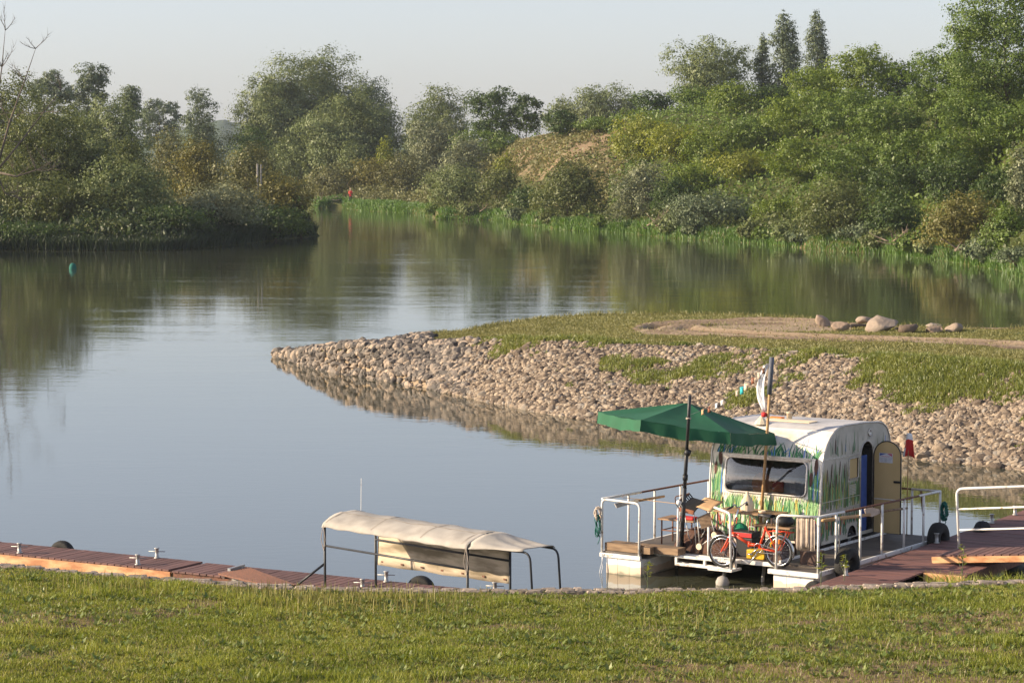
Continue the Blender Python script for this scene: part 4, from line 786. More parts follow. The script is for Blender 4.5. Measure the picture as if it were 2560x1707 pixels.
# ================================================================ DOCKS
DL = Frame(0, 0, -30); DZ = .38
def dock(label, x0, x1, y0, y1, fascia, first):
    t = Thing('floating_dock', label, 'dock', DL, ((x0+x1)/2, (y0+y1)/2, 0), 'sections of the floating dock')
    mb = MB(); x = x0
    while x < x1-.05:
        mb.b2(x, x+.122, y0+rnd.uniform(-.006, .006), y1+rnd.uniform(-.006, .006), DZ-.028, DZ+rnd.uniform(-.002, .002)); x += .14
    t.part(mb, 'decking', M['deck_board'])
    mb = MB().b2(x0, x1, y0+.03, y0+.08, DZ-.20, DZ-.03).b2(x0, x1, y1-.08, y1-.03, DZ-.2, DZ-.03); t.part(mb, 'beam', M['rust_metal'])
    mb = MB(); xx = x0+.5
    while xx < x1: mb.tube([(xx-.35, y0+.2, .08), (xx+.35, y0+.2, .08)], .16, 10).tube([(xx-.35, y1-.2, .08), (xx+.35, y1-.2, .08)], .16, 10); xx += 1.15
    t.part(mb, 'float', M['float_black'], True)
    if fascia:
        mb = MB(); seg = [x0, x0+3.1, x0+6.2, min(x1, fascia)]
        for a, b in zip(seg[:-1], seg[1:]): mb.b2(a+.004, b-.004, y0-.035, y0+.001, DZ-.205, DZ-.03)
        t.part(mb, 'fascia_board', M['orange_wood'], bevel=.004)
        t.part(MB().b2(x0, x1, y0-.02, y0+.02, DZ-.235, DZ-.208), 'edge_rail', M['rust_metal'])
    else:
        t.part(MB().b2(x0+1.2, x1, y0-.012, y0+.02, DZ-.17, DZ-.03), 'edge_rail', M['concrete'])
    return t
dock('left section of the red-brown plank dock with a sunlit orange side board', -35, -25.15, 32.52, 33.44, -24.6, True)
dock('red-brown plank dock section running behind the canopy boat', -25.10, -18.9, 32.47, 33.40, None, False)
def bollard(fr, x, y, z, lab, hh=.17, cross=True, rz=0):
    mb = MB().lathe([(.05, 0), (.05, .012), (.032, .014), (.030, hh-.02), (.046, hh-.008), (.046, hh)], (x, y, z), 14)
    if cross: mb.tube([(x-.14*math.cos(rz), y-.14*math.sin(rz), z+hh*.66), (x+.14*math.cos(rz), y+.14*math.sin(rz), z+hh*.66)], .008, 6)
    single(mb, 'mooring_bollard', M['galvanised'], lab, 'bollard', fr, (x, y, z), 'mooring bollards on the docks', smooth=True)
bollard(DL, -28.44, 32.62, DZ+.003, 'crossbar bollard on the orange-sided dock edge, nearest the left end', rz=.4)
bollard(DL, -25.95, 32.66, DZ+.003, 'crossbar bollard by the seam of the dock, on its near edge', rz=.4)
bollard(DL, -26.1, 33.36, DZ+.003, 'crossbar bollard on the far edge of the dock, near the seam', rz=.4)
bollard(DL, -21.5, 33.28, DZ+.003, 'crossbar bollard under the lower edge of the stained canvas', rz=.4)
bollard(DL, -21.6, 32.75, DZ-.05, 'short bollard at the foot of the canopy frame in the grass', rz=.4)
bollard(DL, -19.5, 33.25, DZ+.003, 'bollard right beside the shaded end of the canvas', rz=.4)
def tyre(lab, fr, c, Ro, axis='y', wd=.17, rz=0.0, group='tyre fenders'):
    Rr = Ro-.5*wd*.9; mb = MB(); prof = []
    for k in range(16):
        a = 6.283*k/16; ca, sa = math.cos(a), math.sin(a); ex = abs(ca)**.6*(1 if ca > 0 else -1); ey = abs(sa)**.6*(1 if sa > 0 else -1)
        prof.append((Rr+.42*wd*ex, .5*wd*ey))
    Mx = {'y': Matrix.Rotation(math.pi/2, 3, 'X'), 'x': Matrix.Rotation(math.pi/2, 3, 'Y')}[axis]
    Mx = Matrix.Rotation(rz, 3, 'Z') @ Mx
    mb.lathe(prof, c, 36, Mx, closed=True)
    for k in range(40):
        a = 6.283*k/40; v = Mx @ Vector((math.cos(a)*(Ro-.006), math.sin(a)*(Ro-.006), 0)); 
        mb.box(Vector(c)+v, (.012, .012, .012))
    single(mb, 'tyre_fender', M['rubber'], lab, 'tyre', fr, c, group, smooth=True)
tyre('black tyre peeping over the far dock edge on the left', DL, (-28.3, 33.56, .235), .25)
tyre('black tyre showing under the stained canvas at the far dock edge', DL, (-21.02, 33.54, .24), .25)
tyre('black tyre at the water right of the canopy boat bow', DL, (-18.45, 33.5, .2), .25)
# landing ramp with rusty ribs between dock and lawn
t = Thing('landing_ramp', 'low ramp of rusty slats leaning from the lawn onto the dock', 'ramp', DL, (-23.4, 31.6, .6))
mb = MB()
DI = DL.m.inverted(); ra = lambda f: DI @ at(547+73*f, 1434-15*f, .44); rb_ = lambda f: DI @ at(672+70*f, 1464, .95)
for k in range(14): mb.bar(ra(k/13), rb_(k/13), .022, .03)
t.part(mb, 'slat', M['rust_metal'])
for g_ in (.1, .55): t.part(MB().bar(ra(0)*(1-g_)+rb_(0)*g_-Vector((0, 0, .04)), ra(1)*(1-g_)+rb_(1)*g_-Vector((0, 0, .04)), .05, .04), 'crossbeam', M['dark_frame'])
t.part(MB().bar(ra(.35)+Vector((0, 0, .03)), ra(.85)+Vector((0, 0, .05)), .06, .05), 'pipe_end', M['grey_metal'])
# ---- right-hand dock
DRo = (4.92, 39.63); DR = Frame(*DRo, -30.7)
t = Thing('wide_dock', 'wide red-brown plank dock beside the raft on the right', 'dock', DR, (.9, 4, 0))
mb = MB(); y = -1.9
while y < 11:
    mb.b2(0+rnd.uniform(-.006, .006), 1.0 if y < 1.68 else 1.72, y, y+.124, DZ-.028, DZ+rnd.uniform(-.0025, .0025)); y += .14
t.part(mb, 'decking', M['deck_board_cross'])
t.part(MB().b2(.03, .08, -1.85, 11, DZ-.2, DZ-.03).b2(1.64, 1.69, 1.72, 11, DZ-.2, DZ-.03), 'beam', M['rust_metal']); t.part(MB().b2(1.02, 1.72, 1.63, 1.675, DZ-.17, DZ-.01), 'end_board', M['orange_wood'])
mb = MB(); yy = 0
while yy < 11: mb.tube([(.28, yy-.35, .08), (.28, yy+.35, .08)], .16, 10).tube([(1.42, yy+2, .08), (1.42, yy+2.7, .08)], .16, 10); yy += 1.2
t.part(mb, 'float', M['float_black'], True)
def drp(x, y): p = DR.m.inverted() @ at(x, y, DZ); return p.x, p.y
for (px, py, lab) in [(2468.5, 1307, 'short bollard on the sunlit part of the wide dock, nearer of two'), (2535.5, 1287, 'short bollard farthest out on the wide dock'), (2075.6, 1435, 'white bollard in the weeds beside the near tyre'), (2326, 1356, 'bollard in the shade in front of the far tyre')]:
    x, y = drp(px, py); bollard(DR, max(x, .08), y, DZ+.004, lab, .17, False)
# ---- gangway coming down from the bank on the right
GW = Frame(6.96, 41.48, -32.4); gz = lambda x: .50+.1*x
t = Thing('gangway', 'plank gangway with orange edge board and white rail at the right edge', 'gangway', GW, (1.5, .5, .5)); mb = MB(); x = .02
while x < 3.8: mb.box((x+.062, .485, gz(x+.06)-.014), (.122, .95, .028), M=Matrix.Rotation(-.1, 3, 'Y')); x += .145
t.part(mb, 'decking', M['deck_board']); t.part(MB().bar((-.02, -.02, gz(0)-.075), (3.9, -.02, gz(3.9)-.075), .04, .10), 'edge_board', M['orange_wood']); t.part(MB().bar((0, .98, gz(0)-.075), (3.9, .98, gz(3.9)-.075), .04, .10), 'edge_board', M['orange_wood'])
mb = MB().tube(fillet([(.06, .93, gz(0)), (.0, .93, 1.50), (3.8, .93, 1.9)], .12), .024, 8).tube([(.03, .93, 1.16), (3.8, .93, 1.56)], .016, 8).tube([(.05, .93, .81), (3.8, .93, 1.2)], .016, 8)
for k in (1.5, 2.8): mb.tube([(k, .93, gz(k)), (k, .93, 1.5+.105*k)], .022, 8)
t.part(mb, 'handrail', M['white_metal'], True); t.part(MB().tube([(.06, .0, .38), (.06, .0, .44)], .02, 8).tube([(.06, .95, .38), (.06, .95, .44)], .02, 8), 'roller', M['grey_metal'])
# ================================================================ CANOPY BOAT
TF = Frame(-2.806, 37.7, -45); EZ = 1.58; TL, TW = 3.08, .95
t = Thing('canopy_boat', 'small boat under a sagging beige canvas canopy on a black tube frame', 'boat', TF, (2, .47, 0))
secs = [(-.55, .50, .12), (0, .50, .40), (2.6, .50, .46), (3.8, .50, .34), (4.5, .50, .06)]; rows = []
for x, zt, hw in secs: rows.append([(x, .47-hw, .46), (x, .47-hw*.8, 0.0), (x, .47-hw*.5, -.12), (x, .47+hw*.5, -.12), (x, .47+hw*.8, 0.0), (x, .47+hw, .46)])
mb = MB().grid(rows); t.part(mb, 'hull', M['concrete'], solid=.03); t.part(MB().b2(.0, 3.6, .15, .79, .02, .05).b2(.6, .9, .1, .84, .25, .28).b2(2.2, 2.5, .1, .84, .25, .28), 'floorboard', M['weathered_wood'])
mb = MB(); r = .019
for x, y in ((0, 0), (TL, 0), (.08, TW), (2.98, TW)): mb.tube([(x, y, .08), (x, y, EZ)], r, 8)
for y, x0, x1 in ((0, 0, TL), (TW, .08, 2.98)): mb.tube([(x0, y, 1.25), (x1, y, 1.25)], r*.85, 8); mb.tube([(x0, y, EZ-.035), (x1, y, EZ-.035)], r*.8, 8)
for x in (0, 1.05, 2.1, TL): mb.tube([(x, .03+(TW-.06)*k/8, EZ-.03+.12*math.sin(math.pi*k/8)**.8) for k in range(9)], r*.7, 6)
for y, xt in ((.22, 4.0), (.72, 4.06)): mb.tube(fillet([(TL, .1 if y < .5 else .85, EZ-.02), (xt+.1, y, EZ-.005), (xt+.22, y, .10)], .13), r*.85, 8)
mb.tube([(0, 0, .98), (-.5, -.25, .55)], r, 7); t.part(mb, 'tube_frame', M['black_tube'], True)
def arch(y): return .135*max(0, math.sin(math.pi*min(max(y/TW, 0), 1)))**.75
rg = random.Random(9); rows = []
ys = [-.035, -.03, -.012, .05, .14, .24, .34, .44, .54, .64, .74, .84, .92, .96, .985, .99]
for i in range(45):
    x = -.03+(TL+.05)*i/44; row = []
    sag = -.018*math.sin(math.pi*((x/1.03) % 1))
    for j, y in enumerate(ys):
        z = EZ+.012+arch(y)+sag*math.sin(math.pi*min(max(y/TW, 0), 1))+.006*math.sin(x*9+y*11)+.004*math.sin(x*23-y*17)
        if j == 0 or j == len(ys)-1: z = EZ-.05+.008*math.sin(x*13)
        if j == 1 or j == len(ys)-2: z = EZ-.03
        if .3 < y < .4: z += .006
        row.append((x, y+.006*math.sin(x*17+j), z))
    rows.append(row)
rf_ = t.part(MB().grid(rows), 'canopy_roof', M['canvas'], True, solid=.006)
mat('canvas_seam', (.33, .29, .245), .9, (.24, .21, .18), 6)
for i0 in (1, 15, 30, 42): t.part(MB().grid([[(q[0]+dx, q[1], q[2]+.0055) for q in rows[i0][2:-2]] for dx in (-.014, .014)]), 'seam', M['canvas_seam'], True, parent=rf_)
t.part(MB().grid([[(q[j][0], q[j][1]+dy, q[j][2]+.0055+dy*.25) for q in rows] for j, dy in ((6, -.012), (6, .012))]), 'seam', M['canvas_seam'], True, parent=rf_)
rows = []
for i in range(15):
    f = i/14; row = []
    for j in range(15):
        g_ = j/14; y0 = -.02+1.0*g_; y1 = .17+.6*g_; z0 = EZ+.014+arch(y0)-(.05 if j in (0, 14) else 0); z1 = EZ+.035-(.03 if j in (0, 14) else 0); x1 = 3.98+.06*g_
        row.append((TL+.022+(x1-TL)*f, y0+(y1-y0)*f, z0+(z1-z0)*f-.05*math.sin(math.pi*f)*math.sin(math.pi*g_)+.012*math.sin(g_*21+f*4)*math.sin(math.pi*f)))
    rows.append(row)
t.part(MB().grid(rows), 'bow_awning', M['canvas'], True, solid=.006)
rows = []
for i in range(31):
    x = .1+2.86*i/30; rows.append([(x, TW+.022+.012*math.sin(x*4+k*.5)*(k/8)+.004*math.sin(x*19), EZ+.01-(.735-.05*(x/3))*k/8+.006*math.sin(x*7)*(k/8)) for k in range(9)])
sp_ = t.part(MB().grid(rows), 'side_tarp', M['stained_canvas'], True, solid=.005)
mb = MB()
for k in range(7): x = .22+.44*k; mb.box((x, TW+.012, EZ-.66+.015*k/2), (.05, .012, .026))
t.part(mb, 'grommet', M['rust_metal'], parent=sp_)
for q in t.e.children:
    if q.name.startswith('side_tarp'):
        for g_ in q.children: pass
t.part(MB().tube([(.12, .62, EZ+.15), (.13, .62, EZ+.64)], .004, 5), 'antenna', M['white_metal'])
mb = MB()
for x in (0, TL):
    for dx in (-.05, .05): mb.tube([(x, -.03, EZ-.02), (x+dx, -.035, 1.35), (x, -.02, 1.18)], .006, 5)
t.part(mb, 'tie_rope', M['beige_cloth'])
# ================================================================ RAFT
RFo = (1.5315, 42.7912); RF = Frame(*RFo, -34.5); RI = RF.m.inverted()
def rl(q, y=None, x=None, z=None):      # photo pixel -> raft coordinates on a plane of the raft
    d = ray(*q); o = RI @ Vector((0, 0, HCAM)); dd = RI.to_3x3() @ d
    k = (y-o.y)/dd.y if y is not None else ((x-o.x)/dd.x if x is not None else (z-o.z)/dd.z)
    return o+dd*k
z3 = lambda x, y: (1640+x/5.2275, 1180+y/5.2275); zb_ = lambda x, y: (1500+x/6.03, 1220+y/6.03); zc = lambda x, y: (2000+x/5.2262, 1180+y/5.2262); zg = lambda x, y: (1860+x/6.5333, 860+y/6.5333); zh = lambda x, y: (2140+x/6.0308, 1060+y/6.0308); zu = lambda x, y: (1480+x/4.3556, 980+y/4.3556)
FZ = .38
t = Thing('raft', 'flat raft on white foam pontoons with white tube railings', 'raft', RF, (2, 2.3, 0))
mb = MB(); 
for i, (x0, x1) in enumerate([(0.03, .80), (.80, 2.0), (2.0, 3.17), (3.17, 4.07)]):
    for j, (y0, y1) in enumerate([(.50, 1.5), (1.5, 2.6), (2.6, 3.7), (3.7, 4.62)]): mb.b2(x0+.006, x1-.006, y0+.006, y1-.006, FZ-.03, FZ)
mb.b2(.03, .78, .02, .495, FZ-.03, FZ).b2(3.2, 4.04, .12, .495, FZ-.05, FZ-.03)
t.part(mb, 'deck', M['raft_deck'])
mb = MB().b2(-.03, .78, -.035, .02, .275, .345).b2(.70, 3.21, .44, .50, .315, .385).b2(3.17, 4.10, .05, .115, .275, .352).b2(-.03, .03, .02, 4.65, .30, .375).b2(4.07, 4.12, .115, 4.65, .30, .375).b2(-.03, 4.12, 4.62, 4.66, .3, .375)
mb.b2(3.13, 3.17, .5, 4.62, FZ+.003, FZ+.045).b2(.8, .84, .5, 2, FZ-.1, FZ-.04)
t.part(mb, 'frame', M['white_metal'], bevel=.006)
for x0, x1, y0, nb in ((.085, .775, .0, 3), (3.24, 3.98, .12, 3)):
    mb = MB()
    for k in range(nb):
        for j in range(4): w_ = (x1-x0)/nb; mb.b2(x0+k*w_+.0012, x0+(k+1)*w_-.0012, y0+j*1.15+.002, y0+(j+1)*1.15-.002, -.3, .272)
    t.part(mb, 'pontoon', M['pontoon_foam'], bevel=.005)
mb = MB()
for z in (.365, .235): mb.b2(1.30, 2.47, .235, .275, z-.022, z+.022).b2(1.30, 1.34, .275, .44, z-.02, z+.02).b2(2.43, 2.47, .275, .44, z-.02, z+.02).b2(1.34, 2.43, .36, .39, z-.02, z+.015)
mb.b2(2.0, 2.46, .12, .234, .212, .236).b2(2.40, 2.47, .11, .234, .237, .26)
for x in (1.32, 1.87, 2.45): mb.b2(x-.022, x+.022, .234, .276, .2575, .3425)
t.part(mb, 'boarding_step', M['white_metal'], bevel=.004)
r = .021
rails = [fillet([(0, .0, .345), (0, .0, 1.26), (.75, .0, 1.235), (.74, .0, .345)], .10), [(1.22, .46, .385), (1.23, .46, 1.14)], [(1.82, .46, .385), (1.82, .46, .87)], fillet([(1.90, .52, 1.205), (2.42, .13, 1.19), (2.44, .13, .25)], .10),
         fillet([(3.31, .08, .352), (3.33, .08, 1.245), (4.08, .08, 1.27)], .10), [(4.08, .08, .352), (4.08, .08, 1.27)], [(4.08, .08, 1.27), (4.095, .95, 1.255)], [(4.1, 3.75, 1.205), (4.1, 4.62, 1.19), (3.55, 4.62, 1.19)], [(0, 0, 1.26), (.0, 1.25, 1.235)]]
for y in (.66, 1.53, 2.34, 3.18, 3.95, 4.62): rails.append([(4.1, y, .35), (4.1, y, 1.262-.016*y)])
for y in (.85, 1.72, 2.6, 3.6, 4.62): rails.append([(.0, y, .35), (.0, y, 1.255-.016*y)])
for x in (1.2, 3.55): rails.append([(x, 4.64, .35), (x, 4.64, 1.19)])
for q in rails: t.part(MB().tube(q, r, 10), 'railing', M['white_metal'], True)
t.part(MB().tube([(4.095, .95, 1.255), (4.1, 3.75, 1.205)], r*.9, 8), 'railing', M['rust_metal'], True); t.part(MB().tube([(0, 1.25, 1.235), (0, 4.62, 1.18), (3.45, 4.64, 1.185), (3.72, 4.64, 1.185), (3.76, 4.64, .8)], r*.85, 8), 'railing', M['rust_metal'], True)
t.part(MB().tube([(.95, .9, .3), (.72, 1.25, -.15)], .03, 8).tube([(1.9, .9, .3), (2.05, .55, -.2)], .03, 8).tube([(2.6, 1.0, .3), (2.75, .6, -.2)], .03, 8), 'strut', M['galvanised'], True)
single(MB().lathe([(.01, -.13), (.07, -.11), (.11, -.04), (.115, .03), (.08, .10), (.01, .13)], (2.3, .1, .02), 14), 'float_buoy', M['concrete'], 'grey round float in the water under the boarding step', 'buoy', RF, (2.3, .1, .06), smooth=True)
def beam(lab, x0, x1, y0, y1, z0, z1, seam=None):
    single(MB().b2(x0, x1, y0, y1, z0, z1), 'wooden_beam', M['weathered_wood'], lab, 'beam', RF, ((x0+x1)/2, (y0+y1)/2, z0), 'wooden beams at the raft front', bevel=.006)
beam('brown front beam lying across the left pontoon', .03, .71, .035, .15, .383, .515); beam('short square beam end beside the front railing post', .765, .94, .03, .16, .383, .50); beam('left half of the long brown beam behind the front one', .0, .72, .17, .42, .383, .50); beam('right half of the long brown beam, ending at the brown tarpaulin', .735, 1.40, .17, .42, .388, .502)
tyre('black tyre hung on the raft side beside the weeds, near one', RF, (4.26, .75, .42), .30, 'x', .22); tyre('black tyre hung on the raft side, farther one by the green rope', RF, (4.27, 4.2, .42), .29, 'x', .22); tyre('dark tyre on the dock edge behind the green rope', RF, (4.40, 5.75, .32), .24, 'x', .2); tyre('small tyre in the grass at the right pontoon', RF, (4.12, -.12, .10), .17, 'y', .14)
# ================================================================ CARAVAN
X0, X1 = .93, 3.10
PF = [(2.04, .47), (2.02, .60), (2.02, 1.0), (2.045, 1.5), (2.10, 1.92), (2.16, 2.05), (2.25, 2.17), (2.37, 2.28), (2.52, 2.37), (2.68, 2.425), (2.9, 2.445), (3.6, 2.43), (4.15, 2.40), (4.36, 2.36), (4.52, 2.27), (4.62, 2.13), (4.68, 1.95), (4.70, 1.4), (4.62, .47)]
def front_y(z): return float(np.interp(z, [p[1] for p in PF[:11]], [p[0] for p in PF[:11]]))
c = Thing('caravan', 'cream caravan painted with green reeds and cattails standing on the raft', 'caravan', RF, (2, 3.3, FZ))
n = len(PF)
skin = [(y, z) for y, z in PF]
# shell strips with a window opening in the front
WX0, WX1, WZ0, WZ1 = 1.26, 2.80, 1.30, 1.86
mb = MB(); rf = MB()
def strip(mb_, a, b, xs): mb_.grid([[(x, a[0], a[1]) for x in xs], [(x, b[0], b[1]) for x in xs]])
pp = []
for i in range(n-1):
    a, b = skin[i], skin[i+1]; pp.append(a)
    if i < 5:
        for zz in (WZ0, WZ1):
            if a[1] < zz < b[1]: pp.append((float(np.interp(zz, [a[1], b[1]], [a[0], b[0]])), zz))
pp.append(skin[-1])
for a, b in zip(pp[:-1], pp[1:]):
    zc_ = (a[1]+b[1])/2
    if a[0] < 2.3 and WZ0 < zc_ < WZ1 and a[0] < 2.2: strip(mb, a, b, [X0, WX0]); strip(mb, a, b, [WX1, X1])
    elif (a[1]+b[1])/2 > 2.385: strip(rf, a, b, [X0, X1])
    else: strip(mb, a, b, [X0, X1])
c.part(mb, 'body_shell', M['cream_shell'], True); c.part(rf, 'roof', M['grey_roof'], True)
# side walls; the right one has an arched door opening, a window opening and a wheel arch
def side_wall(x, holes):
    bm = bmesh.new(); loops = [[(y, z) for y, z in PF]]+holes
    for lp in loops:
        vs = [bm.verts.new((x, p[0], p[1])) for p in lp]
        for i in range(len(vs)): bm.edges.new((vs[i], vs[(i+1) % len(vs)]))
    bmesh.ops.triangle_fill(bm, use_beauty=True, use_dissolve=False, edges=bm.edges[:])
    mb = MB(); mb.add([v.co for v in bm.verts], [[v.index for v in f.verts] for f in bm.faces] if not bm.verts.index_update() else []); bm.free(); return mb
DY0, DY1, DZ0 = 3.50, 3.98, .53
arc = [(DY0+(DY1-DY0)*.5-(DY1-DY0)*.5*math.cos(math.pi*k/12), 1.86+.24*math.sin(math.pi*k/12)) for k in range(13)]
door_hole = [(DY0, DZ0)]+arc+[(DY1, DZ0)]
win_hole = [(3.07, 1.50), (3.07, 1.84), (3.40, 1.84), (3.40, 1.50)]
wheel_hole = [(3.03+.17-.17*math.cos(math.pi*k/8), .49+.19*math.sin(math.pi*k/8)) for k in range(9)]
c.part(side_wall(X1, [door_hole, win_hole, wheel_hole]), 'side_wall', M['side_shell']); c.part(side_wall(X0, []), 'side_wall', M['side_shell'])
mb = MB().b2(X0+.02, X1-.02, 2.08, 4.6, .48, .52); c.part(mb, 'floor', M['dark_inside'])
# inside: partition, curtain, cushions seen through the window and door
c.part(MB().b2(X0+.05, X1-.55, 2.85, 2.88, .52, 2.3), 'partition', M['beige_cloth'])
rows = [[(WX0-.05+(WX1-WX0+.1)*i/40, 2.16+.012*math.sin(i*1.1), z) for z in (1.22, 1.58)] for i in range(41)]; mat('net_curtain', (.60, .62, .66), .9, (.45, .47, .5), 9); c.part(MB().grid(rows), 'curtain', M['net_curtain'], True)
rows = [[(WX0-.05+(WX1-WX0+.1)*i/50, 2.16+.014*math.sin(i*1.5), z) for z in (1.66+.03*math.sin(i*.25), 1.92)] for i in range(51)]; c.part(MB().grid(rows), 'valance', M['dark_frame'], True)
c.part(MB().lathe([(.005, -.02), (.20, -.015), (.21, .0), (.2, .015), (.005, .02)], (1.92, 2.13, 1.42), 20, Matrix.Rotation(math.pi/2, 3, 'X')), 'cushion', mat('orange_cushion', (.80, .36, .20), .8), True); c.part(MB().b2(2.12, 2.34, 2.10, 2.14, 1.31, 1.50), 'cushion', M['red_cloth'], bevel=.02)
# front window: frame, glass, awning rail
def rrect(x0, x1, z0, z1, r, nn=5):
    out = []
    for cx, cz, a0 in ((x1-r, z1-r, 0), (x0+r, z1-r, 90), (x0+r, z0+r, 180), (x1-r, z0+r, 270)):
        for k in range(nn+1): a = R(a0+90*k/nn); out.append((cx+r*math.cos(a), cz+r*math.sin(a)))
    return out
wf = [Vector((x, front_y(z)-.012, z)) for x, z in rrect(WX0-.02, WX1+.02, WZ0-.02, WZ1+.01, .10)]
m, nt, out = nodes('window_glass'); tr = nt.nodes.new('ShaderNodeBsdfTransparent'); gl = nt.nodes.new('ShaderNodeBsdfGlossy'); gl.inputs['Roughness'].default_value = .03; fr_ = nt.nodes.new('ShaderNodeFresnel'); fr_.inputs['IOR'].default_value = 1.9; mx = nt.nodes.new('ShaderNodeMixShader'); tr.inputs[0].default_value = (.62, .64, .66, 1)
L(nt, fr_.outputs[0], mx.inputs[0]); L(nt, tr.outputs[0], mx.inputs[1]); L(nt, gl.outputs[0], mx.inputs[2]); L(nt, mx.outputs[0], out.inputs[0]); MATS['window_glass'] = m
wn_ = c.part(MB().tube(wf, .022, 8, closed=True), 'window', M['alu_trim'], True)
rows = []
for j in range(9):
    z = WZ0-.01+(WZ1-WZ0+.01)*j/8; rows.append([(WX0-.01+(WX1-WX0+.02)*i/16, front_y(z)-.016-.035*math.sin(math.pi*i/16)**.5*math.sin(math.pi*j/8)**.5, z) for i in range(17)])
c.part(MB().grid(rows), 'pane', M['window_glass'], True, parent=wn_)
c.part(MB().b2(1.20, 2.88, front_y(1.92)-.03, front_y(1.92)+.01, 1.90, 1.925).b2(1.22, 2.86, front_y(1.92)-.045, front_y(1.92)-.02, 1.875, 1.897), 'awning_rail', M['alu_trim'])
# trims on the two front edges, side strips, window, vent
for x in (X0, X1): c.part(MB().tube([(x, y, z) for y, z in PF], .016, 8), 'corner_trim', M['alu_trim'] if x == X1 else M['white_metal'], True)
c.part(MB().bar((X1+.006, 2.10, 1.92), (X1+.006, 3.48, 1.90), .012, .022), 'side_trim', M['alu_trim'])
for z in (1.19, 1.02): c.part(MB().bar((X1+.004, 2.04, z), (X1+.004, 3.48, z-.01), .008, .012), 'side_trim', M['alu_trim'])
sw = c.part(MB().tube([(X1+.008, y, z) for y, z in rrect(3.06, 3.41, 1.49, 1.85, .03)], .013, 6, closed=True), 'side_window', M['alu_trim'], True); c.part(MB().b2(X1-.02, X1-.012, 3.07, 3.40, 1.50, 1.84), 'blind', M['plywood'], parent=sw)
c.part(MB().lathe([(.065, 0), (.065, .014), (.045, .02), (.04, .01), (.005, .01)], (X1, 3.84, 2.24), 20, Matrix.Rotation(math.pi/2, 3, 'Y')), 'vent', M['alu_trim'], True)
mb = MB()
for k in range(7): mb.b2(X1+.002, X1+.012, 3.05, 3.32, 1.22+k*.026, 1.236+k*.026)
c.part(mb, 'air_grille', M['side_shell'])
# door jamb (blue), open plywood door
mb = MB(); ring = door_hole
for p, q in zip(ring[:-1], ring[1:]): mb.add([(X1, *p), (X1, *q), (X1-.16, *q), (X1-.16, *p)], [(0, 1, 2, 3)])
c.part(mb, 'door_frame', M['dark_inside']); c.part(MB().tube([(X1+.004, y, z) for y, z in ring], .012, 6), 'door_frame', M['alu_trim'], True)
c.part(MB().b2(X1-.02, X1+.012, DY0+.012, DY0+.24, DZ0, 1.86), 'door_curtain', M['blue_paint'], bevel=.01)
def arch_panel(x0, x1, z0, z1, y, th):
    rr = (x1-x0)/2; poly = [(x0, z0)]+[(x0+rr-rr*math.cos(math.pi*k/14), z1-rr+rr*math.sin(math.pi*k/14)) for k in range(15)]+[(x1, z0)]
    return MB().prism(poly, 'y', y, y+th), poly
mb, poly = arch_panel(X1+.03, X1+.55, .47, 2.09, 3.97, .035); dr = c.part(mb, 'door', M['plywood'])
c.part(MB().tube([(x, 3.97, z) for x, z in poly], .011, 6, closed=True), 'door_edge', M['black_tube'], True, parent=dr)
c.part(MB().b2(X1+.42, X1+.54, 3.945, 3.969, 1.365, 1.405), 'handle', M['black_leather'], parent=dr, bevel=.006); c.part(MB().b2(X1+.05, X1+.53, 3.955, 3.969, 1.06, 1.075), 'door_bar', M['white_metal'], parent=dr)
mat('paper_white', (.66, .66, .70), .7); mat('paper_blue', (.05, .10, .36), .7); mat('paper_pink', (.60, .12, .22), .7); mat('paper_grey', (.42, .42, .50), .7)
mb = MB().b2(X1+.13, X1+.39, 3.966, 3.969, 1.71, 1.88); mb.mat(1).add([(X1+.145, 3.9645, 1.875), (X1+.28, 3.9645, 1.875), (X1+.145, 3.9645, 1.83)], [(0, 1, 2)]); mb.mat(2).add([(X1+.38, 3.9645, 1.875), (X1+.28, 3.9645, 1.875), (X1+.38, 3.9645, 1.825)], [(0, 1, 2)])
for k in range(14): x = X1+.18+k*.011; mb.add([(x, 3.9642, 1.815+.006*math.sin(k*2.1)), (x+.009, 3.9642, 1.818+.006*math.sin(k*2.1+.6)), (x+.009, 3.9642, 1.828+.006*math.sin(k*2.1+.6)), (x, 3.9642, 1.825+.006*math.sin(k*2.1))], [(0, 1, 2, 3)])
mb.mat(3)
for k in range(6):
    for s_ in range(3): x = X1+.155+s_*.075; mb.b2(x, x+.055+.012*((k*7+s_*3) % 3)/2, 3.9638, 3.9645, 1.728+k*.0125, 1.732+k*.0125)
c.part(mb, 'notice', [M['paper_white'], M['paper_blue'], M['paper_pink'], M['paper_grey']], parent=dr)
tyx = MB(); tyx.lathe([(.09, -.06), (.15, -.06), (.165, -.03), (.165, .03), (.15, .06), (.09, .06)], (X1-.09, 3.20, .46), 24, Matrix.Rotation(math.pi/2, 3, 'Y'), closed=True); wh = c.part(tyx, 'wheel', M['rubber'], True); c.part(MB().lathe([(.09, 0), (.09, .03), (.03, .05), (.005, .05)], (X1-.08, 3.2, .46), 16, Matrix.Rotation(math.pi/2, 3, 'Y')), 'rim', M['grey_metal'], True, parent=wh)
c.part(MB().b2(1.2, 2.9, 2.3, 4.5, FZ+.005, .48), 'chassis', M['dark_inside'])
c.part(MB().prism(rrect(1.55, 2.45, 2.85, 3.15, .03), 'z', 2.447, 2.462), 'roof_hatch', M['cream_paper'])
